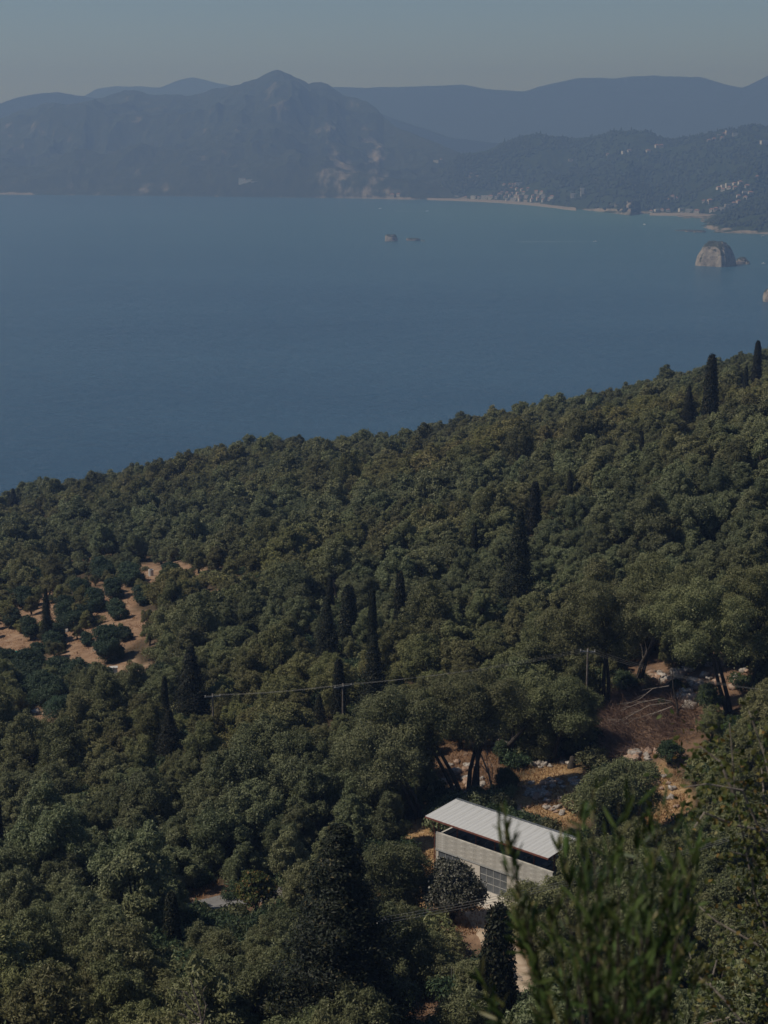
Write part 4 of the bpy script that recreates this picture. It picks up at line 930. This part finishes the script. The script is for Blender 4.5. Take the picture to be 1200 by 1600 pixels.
for z_, L0 in byz.items():
    L0.sort(); nb_ = max(1, -(-len(L0) // 24)); bands = ['top', 'upper', 'middle', 'lower', 'bottom']; per = -(-len(L0) // nb_)
    for q in range(nb_):
        for i, (a, b_, s) in enumerate(sorted((v[1], v[0], v[2]) for v in L0[q * per:(q + 1) * per])):
            P = hit(a, b_); k_ = dist_px(*P); r = s / k_ * .75; v_ = int(rng.integers(0, 7))
            o = obj('limestone_boulder', rm[v_], loc=P + [0, 0, r * .2], rot=(rng.uniform(-.4, .4), rng.uniform(-.4, .4), rng.uniform(0, 6)), scale=r * 1.15)
            band = '' if nb_ == 1 else bands[q if nb_ > 3 else q + 1] + ' band of '
            tag(o, f"{'large' if s > 9 else ('mid-sized' if s > 5.5 else 'small')} {'rust-stained' if v_ % 3 == 0 else 'pale'} rock, {ordn(i)} from the left, {band}{z_}", 'rock', 'limestone rocks on ' + z_)
def in_area(n_, areas):
    out = []
    wgt = np.array([a[2] * a[3] for a in areas], float); wgt /= wgt.sum()
    for a in rng.choice(len(areas), n_, p=wgt):
        cx, cy, rx, ry = areas[a]; t = rng.uniform(0, 6.28); q = math.sqrt(rng.random()); out.append((cx + rx * q * math.cos(t), cy + ry * q * math.sin(t)))
    return out
def fast_ground(pts):
    """Image points to ground points, by a shared march."""
    pts = np.array(pts); D = np.array([ray(a, b_) for a, b_ in pts]); Y = 70. + rng.random(len(pts)) * .6; done = np.zeros(len(pts), bool)
    while (~done).any() and Y.min() < 700:
        i = np.where(~done)[0]; x = D[i, 0] / D[i, 1] * Y[i]; z = H + D[i, 2] / D[i, 1] * Y[i]; h_ = terr(x, Y[i]) >= z; done[i[h_]] = True; Y[i[~h_]] += .6
        if Y[~done].size and Y[~done].min() > 690: break
    x = D[:, 0] / D[:, 1] * Y; return np.stack([x, Y, terr(x, Y)], 1)
ga = [(870, 1240, 70, 55), (1035, 1250, 38, 55), (660, 1350, 26, 75), (735, 1440, 60, 22), (640, 1590, 60, 45), (735, 1200, 80, 55), (565, 1390, 40, 35), (330, 1395, 50, 14), (300, 1420, 14, 12), (385, 1395, 30, 14), (430, 1410, 20, 20), (1000, 1120, 80, 70), (180, 920, 60, 40), (150, 990, 80, 40), (20, 1000, 50, 30)]
G = fast_ground(in_area(34000, ga))
k = len(G); hgt = rng.uniform(.10, .30, k) * (.4 + .9 * (fbm(G[:, 0] / 3, G[:, 1] / 3, 0, 2, 4) > -.1)); th = rng.uniform(0, 6.28, k); wv = np.stack([np.cos(th), np.sin(th), th * 0], 1) * .055
ln = np.stack([rng.normal(0, .55, k), rng.normal(0, .55, k), np.ones(k)], 1) * hgt[:, None]
V = np.stack([G - wv - [0, 0, .05], G + wv - [0, 0, .05], G + ln], 1).reshape(-1, 3)
tag(obj('dry_grass', mesh('dry_grass', V, np.arange(k * 3).reshape(-1, 3), M['grass'])), 'golden dry grass on the rocky slope and verges', 'grass', kind='stuff')
# brown brush: thousands of thin twigs lying downhill to the left
G = fast_ground(in_area(9000, [(1000, 1130, 62, 50), (965, 1150, 28, 45), (1060, 1130, 40, 30), (1010, 1095, 50, 26), (950, 1120, 26, 40)]))
k = len(G); dirv = np.stack([rng.normal(-.7, .5, k), rng.normal(-.3, .4, k), rng.uniform(.05, .9, k)], 1); dirv /= np.linalg.norm(dirv, axis=1, keepdims=True); Lg = rng.uniform(.6, 2.0, (k, 1))
side = np.cross(dirv, rng.normal(0, 1, (k, 3))); side /= np.linalg.norm(side, axis=1, keepdims=True); side *= .022; st = G + np.stack([0 * Lg[:, 0], 0 * Lg[:, 0], rng.uniform(0, .7, k)], 1)
V = np.stack([st - side, st + side, st + dirv * Lg + side * .4, st + dirv * Lg - side * .4], 1).reshape(-1, 3)
tag(obj('dry_brush', mesh('dry_brush', V, np.arange(k * 4).reshape(-1, 4), M['twig'])), 'brown tangle of dead brush on the slope', 'brush', kind='stuff')
def limb_tree(name, P, trunk, spec, m_, label, cat, seed=0, r0=.09):
    """Bare wood: a trunk polyline (image points at P's distance) and forking branches."""
    r_ = random.Random(seed); t = empty(name, P); tag(t, label, cat); D = P[1]
    pts = [aty(a, b_, D + c_) - P for a, b_, c_ in trunk]; tb = MB(); tb.tube(pts, np.linspace(r0, r0 * .35, len(pts)), 6); tb.build('trunk', m_, t)
    for br in spec:
        q = [aty(a, b_, D + c_) - P for a, b_, c_ in br]; b2 = MB(); b2.tube(q, np.linspace(r0 * .5, r0 * .12, len(q)), 5)
        for _ in range(5):
            i = r_.randrange(len(q) - 1); s_ = q[i] * .5 + q[i + 1] * .5; d = (q[-1] - q[0]); d = d / (np.linalg.norm(d) + 1e-6); e = s_ + (d + np.array([r_.uniform(-.5, .5), r_.uniform(-.5, .5), r_.uniform(-.3, .5)])) * r_.uniform(.5, 1.0) * np.linalg.norm(q[-1] - q[0]) * .4
            b2.tube([s_, (s_ + e) / 2 + [0, 0, .05], e], [r0 * .22, r0 * .15, r0 * .06], 4)
        b2.build('branch', m_, t)
    return t
P = hit(1058, 1118)
limb_tree('fallen_tree', P + [0, 0, .6], [(1062, 1112, 0), (1048, 1096, -.5), (1030, 1092, -1)], [[(1045, 1072, 0), (1020, 1076, -.5), (1000, 1092, -1), (975, 1102, -1.5)], [(1048, 1098, 0), (1015, 1102, -.5), (985, 1118, -1), (966, 1132, -1.5)], [(1040, 1108, -1), (1010, 1118, -1.5), (990, 1124, -2), (975, 1136, -2)], [(1030, 1092, -1), (1000, 1098, -1.5), (970, 1110, -2)], [(1050, 1104, -1), (1020, 1116, -1.5), (1002, 1134, -2)]], M['pale_bark'], 'fallen tree with bare pale branches over the brown brush', 'tree', 3, .13)
P = hit(1008, 1062)
limb_tree('dead_tree', P, [(1008, 1062, 0), (1006, 1040, 0), (1003, 1012, 0), (996, 995, 0)], [[(1005, 1020, 0), (1000, 1005, 0), (994, 993, 0)], [(1006, 1035, 0), (1010, 1015, 0), (1008, 1003, 0)]], M['pale_bark'], 'pale bare stem standing in shade above the brush', 'tree', 4, .12)
P = hit(1060, 1128)
limb_tree('dead_snag', P, [(1060, 1128, 0), (1058, 1100, 0), (1052, 1075, 0), (1050, 1045, 0)], [[(1060, 1110, 0), (1070, 1098, 0), (1082, 1104, 0)], [(1058, 1095, 0), (1066, 1080, 0), (1060, 1070, 0)], [(1060, 1120, 0), (1072, 1116, 0), (1080, 1124, 0)]], M['bark'], 'dark twisted snag at the top of the brown brush', 'tree', 5, .14)
P = hit(770, 1238)
limb_tree('bare_olive', P, [(770, 1238, 0), (764, 1210, 0), (752, 1180, 0), (735, 1155, 0), (712, 1148, 0)], [[(766, 1215, 0), (762, 1195, 0), (758, 1175, 0)], [(764, 1210, 0), (752, 1195, 0), (742, 1185, 0)], [(752, 1182, 0), (740, 1165, 0), (722, 1140, 0), (700, 1132, 0)], [(768, 1225, 0), (770, 1200, 0), (756, 1165, 0)]], M['pale_bark'], 'slender pale bare tree beside the dark trunks behind the shed', 'tree', 6, .12)
P = aty(318, 1640, 32); P[2] = terr(P[0], P[1])
limb_tree('dead_sapling', P, [(322, 1760, 0), (316, 1600, 0), (310, 1570, 0), (298, 1533, 0)], [[(317, 1600, 0), (322, 1570, 0), (309, 1539, 0)], [(314, 1590, 0), (295, 1575, 0), (280, 1552, 0), (279, 1550, 0)], [(316, 1600, 0), (300, 1600, 0), (284, 1584, 0)], [(311, 1572, 0), (300, 1560, 0), (290, 1552, 0)]], M['pale_bark'], 'bare pale dead sapling poking in at the bottom', 'tree', 7, .036)
P = hit(893, 1200); o = obj('tree_stump', None, loc=P) if False else None
st = MB(); st.tube([(0, 0, -.3), (0, 0, .2), (.08, 0, .8), (.02, 0, 1.25)], [.55, .45, .34, .22], 8); st.tube([(.1, 0, .7), (.4, -.1, 1.1)], [.2, .1], 6)
tag(st.build('tree_stump', M['bark'], None, True, loc=P), 'dark gnarled stump on top of the golden slope', 'stump')

# small man-made things in the left clearing
M['teal'] = simple('teal_netting', (.0, .16, .13), (.01, .24, .20), 2, .8, .3)
P = hit(25, 1026); V = []
for i in range(9):
    for j in range(5): V.append((i * .75 - 3, j * .5 - 1, .35 + .3 * float(noise(i * .7, j * .9, 2, 3)) + (.3 if 0 < j < 4 else -.3)))
tag(obj('netting', mesh('netting', V, grid_faces(9, 5), M['teal'], True), loc=P), 'teal harvest netting heaped at the left edge', 'net')
M['blue'] = simple('pale_blue_paint', (.30, .40, .46), (.38, .48, .54), 2, .7, 0)
P = hit(178, 1055); t = empty('beehive', P, .2); tag(t, 'small pale blue beehive box on the clearing', 'beehive')
MB().box(-.55, -.45, .2, .55, .45, 1.2).build('body', M['blue'], t); MB().box(-.62, -.52, 1.2, .62, .52, 1.32).build('lid', M['flatroof'], t)
for sx_ in (-.42, .42):
    for sy_ in (-.34, .34): MB().box(sx_ - .05, sy_ - .05, 0, sx_ + .05, sy_ + .05, .2).build('leg', M['steel'], t)
P = hit(236, 900); t = empty('water_tank', P); tag(t, 'small pale tank on the upper clearing', 'tank')
MB().tube([(0, 0, 0), (0, 0, 1.3)], .5, 14).build('body', M['flatroof'], t); MB().tube([(0, 0, 1.3), (0, 0, 1.42)], .3, 12).build('lid', M['steel'], t)
for i, (a, b_) in enumerate([(714, 1432), (686, 1436)]):
    P = hit(a, b_); tag(MB().box(-.09, -.09, -.2, .09, .09, 1.35).box(-.12, -.12, 1.353, .12, .12, 1.42).build('gate_post', M['slab'], None, loc=P), ['pale post in front of the dusty bush, right one', 'pale post in front of the dusty bush, left one'][i], 'post')

# ------------------------------------------------------------------ utility poles and wires
M['wood'] = simple('pole_wood', (.10, .08, .065), (.19, .16, .135), 4, .9, .3)
M['wire'] = simple('aluminium_wire', (.20, .19, .17), (.28, .27, .25), 1, .5, 0, metal=.2)
M['ceramic'] = simple('insulator_ceramic', (.28, .26, .24), (.36, .34, .32), 1, .3, 0)
def pole(P, top, arm, rz, label, rad=.14, n_ins=3):
    t = empty('utility_pole', P, rz); tag(t, label, 'utility pole'); MB().tube([(0, 0, -.8), (0, 0, top * .5), (0, 0, top)], [rad, rad * .85, rad * .7], 8).build('shaft', M['wood'], t)
    MB().box(-arm, -.06, top - .45, arm, .06, top - .33).build('crossarm', M['steel'], t); out = []
    for i in range(n_ins):
        x = -arm * .92 + 1.84 * arm * i / (n_ins - 1); MB().tube([(x, -.14, top - .33), (x, -.14, top - .28), (x, -.14, top - .22), (x, -.14, top - .1)], [.03, .09, .05, .08], 8).build('insulator', M['ceramic'], t)
        out.append(np.array([P[0] + x * math.cos(rz), P[1] + x * math.sin(rz) - .14, P[2] + top - .1]))
    return out
def span(a, b_, sag, name, label, group, r=.007):
    K = 22; t = np.linspace(0, 1, K)[:, None]; P = a * (1 - t) + b_ * t; P[:, 2] -= sag * 4 * (t * (1 - t))[:, 0]
    tag(MB().tube(P - P[0], r, 4, False).build(name, M['wire'], None, loc=P[0]), label, 'cable', group)
P1 = hit(914, 1172); q1 = pole(P1, height_to(P1, 1013), .85, -.15, 'tall thin utility pole on the bank above the golden slope')
P2 = hit(334, 1165); q2 = pole(P2, height_to(P2, 1084), 1.0, .25, 'utility pole with crossarm among the olives at left')
P3 = hit(536, 1150); q3 = pole(P3, height_to(P3, 1068), 1.2, .5, 'utility pole hidden in the central cypress clump, only crossarm showing')
q4 = pole(*(lambda P: (P, height_to(P, 1078)))(np.array([aty(1275, 1082, 170)[0], 170, terr(aty(1275, 1082, 170)[0], 170)])), .85, -.2, 'utility pole beyond the right edge') if False else [aty(1260, 1078 + i * 6, 172) for i in range(3)]
wn_ = ['upper', 'middle', 'lower']
for i in range(3):
    span(q2[i], q3[i], .25, 'power_cable', f'{wn_[i]} thin cable running right from the left utility pole', 'cables of the upper line')
    span(q3[i], q1[i], .5, 'power_cable', f'{wn_[i]} thin cable climbing from the cypress clump to the tall pole', 'cables of the upper line')
Pr = np.array([q4[0][0], 172., float(terr(q4[0][0], 172.))]); q4 = pole(Pr, height_to(Pr, 1080), .85, -.15, 'utility pole just beyond the right edge of the view')
for i in range(3): span(q1[i], q4[i], 1.0, 'power_cable', f'{wn_[i]} thin cable running right from the tall pole over the rocks', 'cables of the upper line')
PL = aty(588, 1440, 114); PL[2] = terr(PL[0], PL[1]); ql = pole(PL, height_to(PL, 1436), .9, .9, 'utility pole behind the huge bottom cypress')
PR = aty(1290, 1262, 132); PR[2] = terr(PR[0], PR[1]); qr = pole(PR, height_to(PR, 1258), .9, .9, 'lower utility pole beyond the right edge of the view')
for i in range(3): span(ql[i], qr[i], .9, 'power_cable', f'{wn_[i]} of three parallel cables crossing in front of the shed', 'cables crossing in front of the shed', .015)
P = aty(700, 1585, 118); P[2] = terr(P[0], P[1]); t = empty('meter_post', P); tag(t, 'white concrete post with two thin pipes at the bottom edge', 'post')
hh = height_to(P, 1572); MB().box(-.14, -.12, -.4, .14, .12, hh).box(-.2, -.18, hh, .2, .18, hh + .14).build('concrete_post', M['flatroof'], t)
for dx in (.12, .28): MB().tube([(dx + .12, 0, -.4), (dx + .12, 0, height_to(P, 1510))], .03, 6).build('pipe', M['wire'], t)

# ------------------------------------------------------------------ foreground plants
def leaf_shape(L, Wd, fold=.25, bend=.12, n_=5):
    V = []; 
    for i in range(n_):
        t = i / (n_ - 1); w_ = Wd / 2 * math.sin(math.pi * min(.97, t * .93 + .05)) ** .7; z = -bend * L * t * t; V += [(-w_, t * L, z + fold * w_), (0, t * L, z), (w_, t * L, z + fold * w_)]
    Fc = []
    for i in range(n_ - 1): a = i * 3; Fc += [(a, a + 1, a + 4, a + 3), (a + 1, a + 2, a + 5, a + 4)]
    return np.array(V), Fc
def plant(name, P, stems, nper, Lf, Wf, m_, stemm, label, cat, spread, seed, r0, up=.6, extra=0):
    """Stems as world polylines; leaves along them; the 300 largest in view are parts, the rest one mass."""
    r_ = np.random.default_rng(seed); t = empty(name, P); tag(t, label, cat); lv, lf = leaf_shape(1, Wf / Lf); lm = mesh('leaf', lv * Lf, lf, m_, True)
    TR = []
    for s_, (pts, dens) in enumerate(stems):
        Q = np.array(pts) - P; tb = MB(); tb.tube(Q, np.linspace(r0, r0 * .3, len(Q)), 5); tb.build('stem', stemm, t)
        seg = np.linalg.norm(np.diff(Q, axis=0), axis=1); d = np.r_[0, np.cumsum(seg)]; n_ = int(nper * dens)
        for u in r_.random(n_) ** .8:
            q = np.array([np.interp(u * d[-1], d, Q[:, i]) for i in range(3)]); j = min(np.searchsorted(d, u * d[-1]), len(Q) - 1); ax = Q[j] - Q[max(j - 1, 0)]; ax = ax / (np.linalg.norm(ax) + 1e-9)
            q = q + r_.normal(0, spread, 3); dd = ax * up + r_.normal(0, .42, 3); dd /= np.linalg.norm(dd)
            x_ = np.cross(dd, r_.normal(0, 1, 3)); x_ /= np.linalg.norm(x_); z_ = np.cross(x_, dd); s0_ = r_.uniform(.65, 1.25); TR.append((q, x_, dd, z_, s0_))
    def vis_(tr):
        w_ = tr[0] + P; a, b_ = proj(*w_); return (0 < a < 1200 and 0 < b_ < 1600) * tr[4] / w_[1]
    TR.sort(key=vis_, reverse=True)
    for q, x_, y_, z_, s0_ in TR[:300]:
        o = obj('leaf', lm, t); o.matrix_local = Matrix(((x_[0] * s0_, y_[0] * s0_, z_[0] * s0_, q[0]), (x_[1] * s0_, y_[1] * s0_, z_[1] * s0_, q[1]), (x_[2] * s0_, y_[2] * s0_, z_[2] * s0_, q[2]), (0, 0, 0, 1)))
    if len(TR) > 300:
        VV, FF = [], []; base = lv * Lf; k = 0
        for q, x_, y_, z_, s0_ in TR[300:]:
            VV.append(q + s0_ * (base[:, :1] * x_ + base[:, 1:2] * y_ + base[:, 2:] * z_)); FF += [[i + k for i in f] for f in lf]; k += len(base)
        tag(obj('leaves', mesh('leaves', np.concatenate(VV), np.array(FF), m_, True), t), kind='stuff')
    return t
D0 = 5.2
gz = lambda x, y: float(terr(x, y))
tips = [(788, 1278, .0), (812, 1400, .1), (755, 1520, .3), (905, 1262, .2), (925, 1235, .5), (950, 1300, .1), (968, 1250, -.2), (1000, 1258, .3), (1030, 1262, .0), (1062, 1268, .4), (1085, 1300, .1), (880, 1330, .5), (862, 1420, .2), (905, 1380, -.3), (985, 1340, -.4), (1040, 1360, -.2), (1075, 1400, .4), (930, 1430, -.5), (1010, 1450, -.5), (835, 1500, -.1), (1090, 1500, .2), (880, 1500, -.3), (960, 1520, -.6), (1050, 1520, -.4), (1000, 1560, -.6), (780, 1570, .0), (850, 1570, -.3), (915, 1310, .3), (1015, 1300, .2), (945, 1370, .6), (1058, 1330, .5)]
stems = []
for i, (a, b_, dd) in enumerate(tips):
    tip = aty(a, b_, D0 + dd); bx = 960 + (a - 960) * .35; low = aty(bx, 1760, D0 + dd * .4); mid = (tip * .55 + low * .45) + [(.05 if a > 940 else -.12) * 1, 0, 0]
    bow = aty(a + (960 - a) * .12, b_ + 110, D0 + dd * .9)
    foot = np.array([aty(965, 1700, D0)[0] + .1 * math.sin(i * 2.1), D0 + .15 * math.cos(i * 1.7), gz(aty(965, 1700, D0)[0], D0) - .05])
    stems.append(([foot, low, bow * .5 + (low + tip) / 4, bow, tip], 1.0))
P = np.array([aty(965, 1700, D0)[0], D0, gz(aty(965, 1700, D0)[0], D0)])
# leaves only on the upper part: give the leafing polyline from low point up
leafst = [([s_[0][1] * .5 + s_[0][2] * .5] + s_[0][2:], 1.9 if q < 2 else 1.0) for q, s_ in enumerate(stems)]
fg = plant('leafy_shrub', P, leafst, 46, .085, .0125, M['blade'], M['bark'], 'blurred close shrub of upright narrow leaves at lower right', 'shrub', .012, 5, .005, up=1.0)
for (s_, _) in stems: MB().tube(np.array(s_[:3]) - P, [.012, .009, .006], 5).build('stem', M['bark'], fg)
# kermes oak at the right edge
D1 = 12.5
br = [[(1290, 1800), (1250, 1600), (1180, 1400), (1150, 1250), (1140, 1130)], [(1290, 1800), (1240, 1560), (1190, 1480), (1120, 1440), (1085, 1410)], [(1250, 1600), (1210, 1350), (1160, 1235), (1105, 1225), (1070, 1230)],
      [(1250, 1600), (1220, 1300), (1195, 1180), (1170, 1110)], [(1150, 1250), (1125, 1190), (1085, 1160)], [(1200, 1300), (1150, 1290), (1100, 1270), (1080, 1300)], [(1290, 1800), (1200, 1650), (1130, 1560), (1085, 1520), (1075, 1480)], [(1240, 1560), (1200, 1540), (1160, 1500)],
      [(1250, 1700), (1190, 1610), (1140, 1590), (1100, 1600)], [(1215, 1330), (1195, 1260), (1190, 1200)], [(1220, 1420), (1200, 1380), (1175, 1340), (1140, 1330)], [(1130, 1560), (1110, 1540), (1120, 1500)], [(1230, 1500), (1215, 1440), (1200, 1400)]]
stems = []
for i, bb in enumerate(br): stems.append(([aty(a, b_, D1 + .5 * math.sin(i * 2.3) * (j / len(bb))) for j, (a, b_) in enumerate(bb)], (1.6 if i in (0, 2, 3, 4) else .9)))
P = aty(1290, 1800, D1); P[2] = gz(P[0], P[1])
stems.append(([P.copy() - [0, 0, .1], aty(1290, 1800, D1)], .02))
plant('oak_shrub', P, stems, 150, .050, .032, M['oakleaf'], M['pale_bark'], 'sparse yellow-green oak shrub leaning in at the right edge', 'shrub', .16, 9, .014, up=.2)

# ------------------------------------------------------------------ haze
m = bpy.data.materials.new('sea_haze'); m.use_nodes = True; n = m.node_tree; n.nodes.clear()
out = N(n, 'ShaderNodeOutputMaterial'); pv = N(n, 'ShaderNodeVolumePrincipled'); pv.inputs['Density'].default_value = 2.2e-4; pv.inputs['Absorption Color'].default_value = (.48, .46, .14, 1); pv.inputs['Color'].default_value = (.29, .462, .85, 1); pv.inputs['Anisotropy'].default_value = .2
n.links.new(pv.outputs[0], out.inputs['Volume'])
hz = MB().box(-13900, -300, -4, 13900, 14900, 680).build('haze', m); tag(hz, 'pale blue sea haze filling the bay', 'haze', kind='stuff')
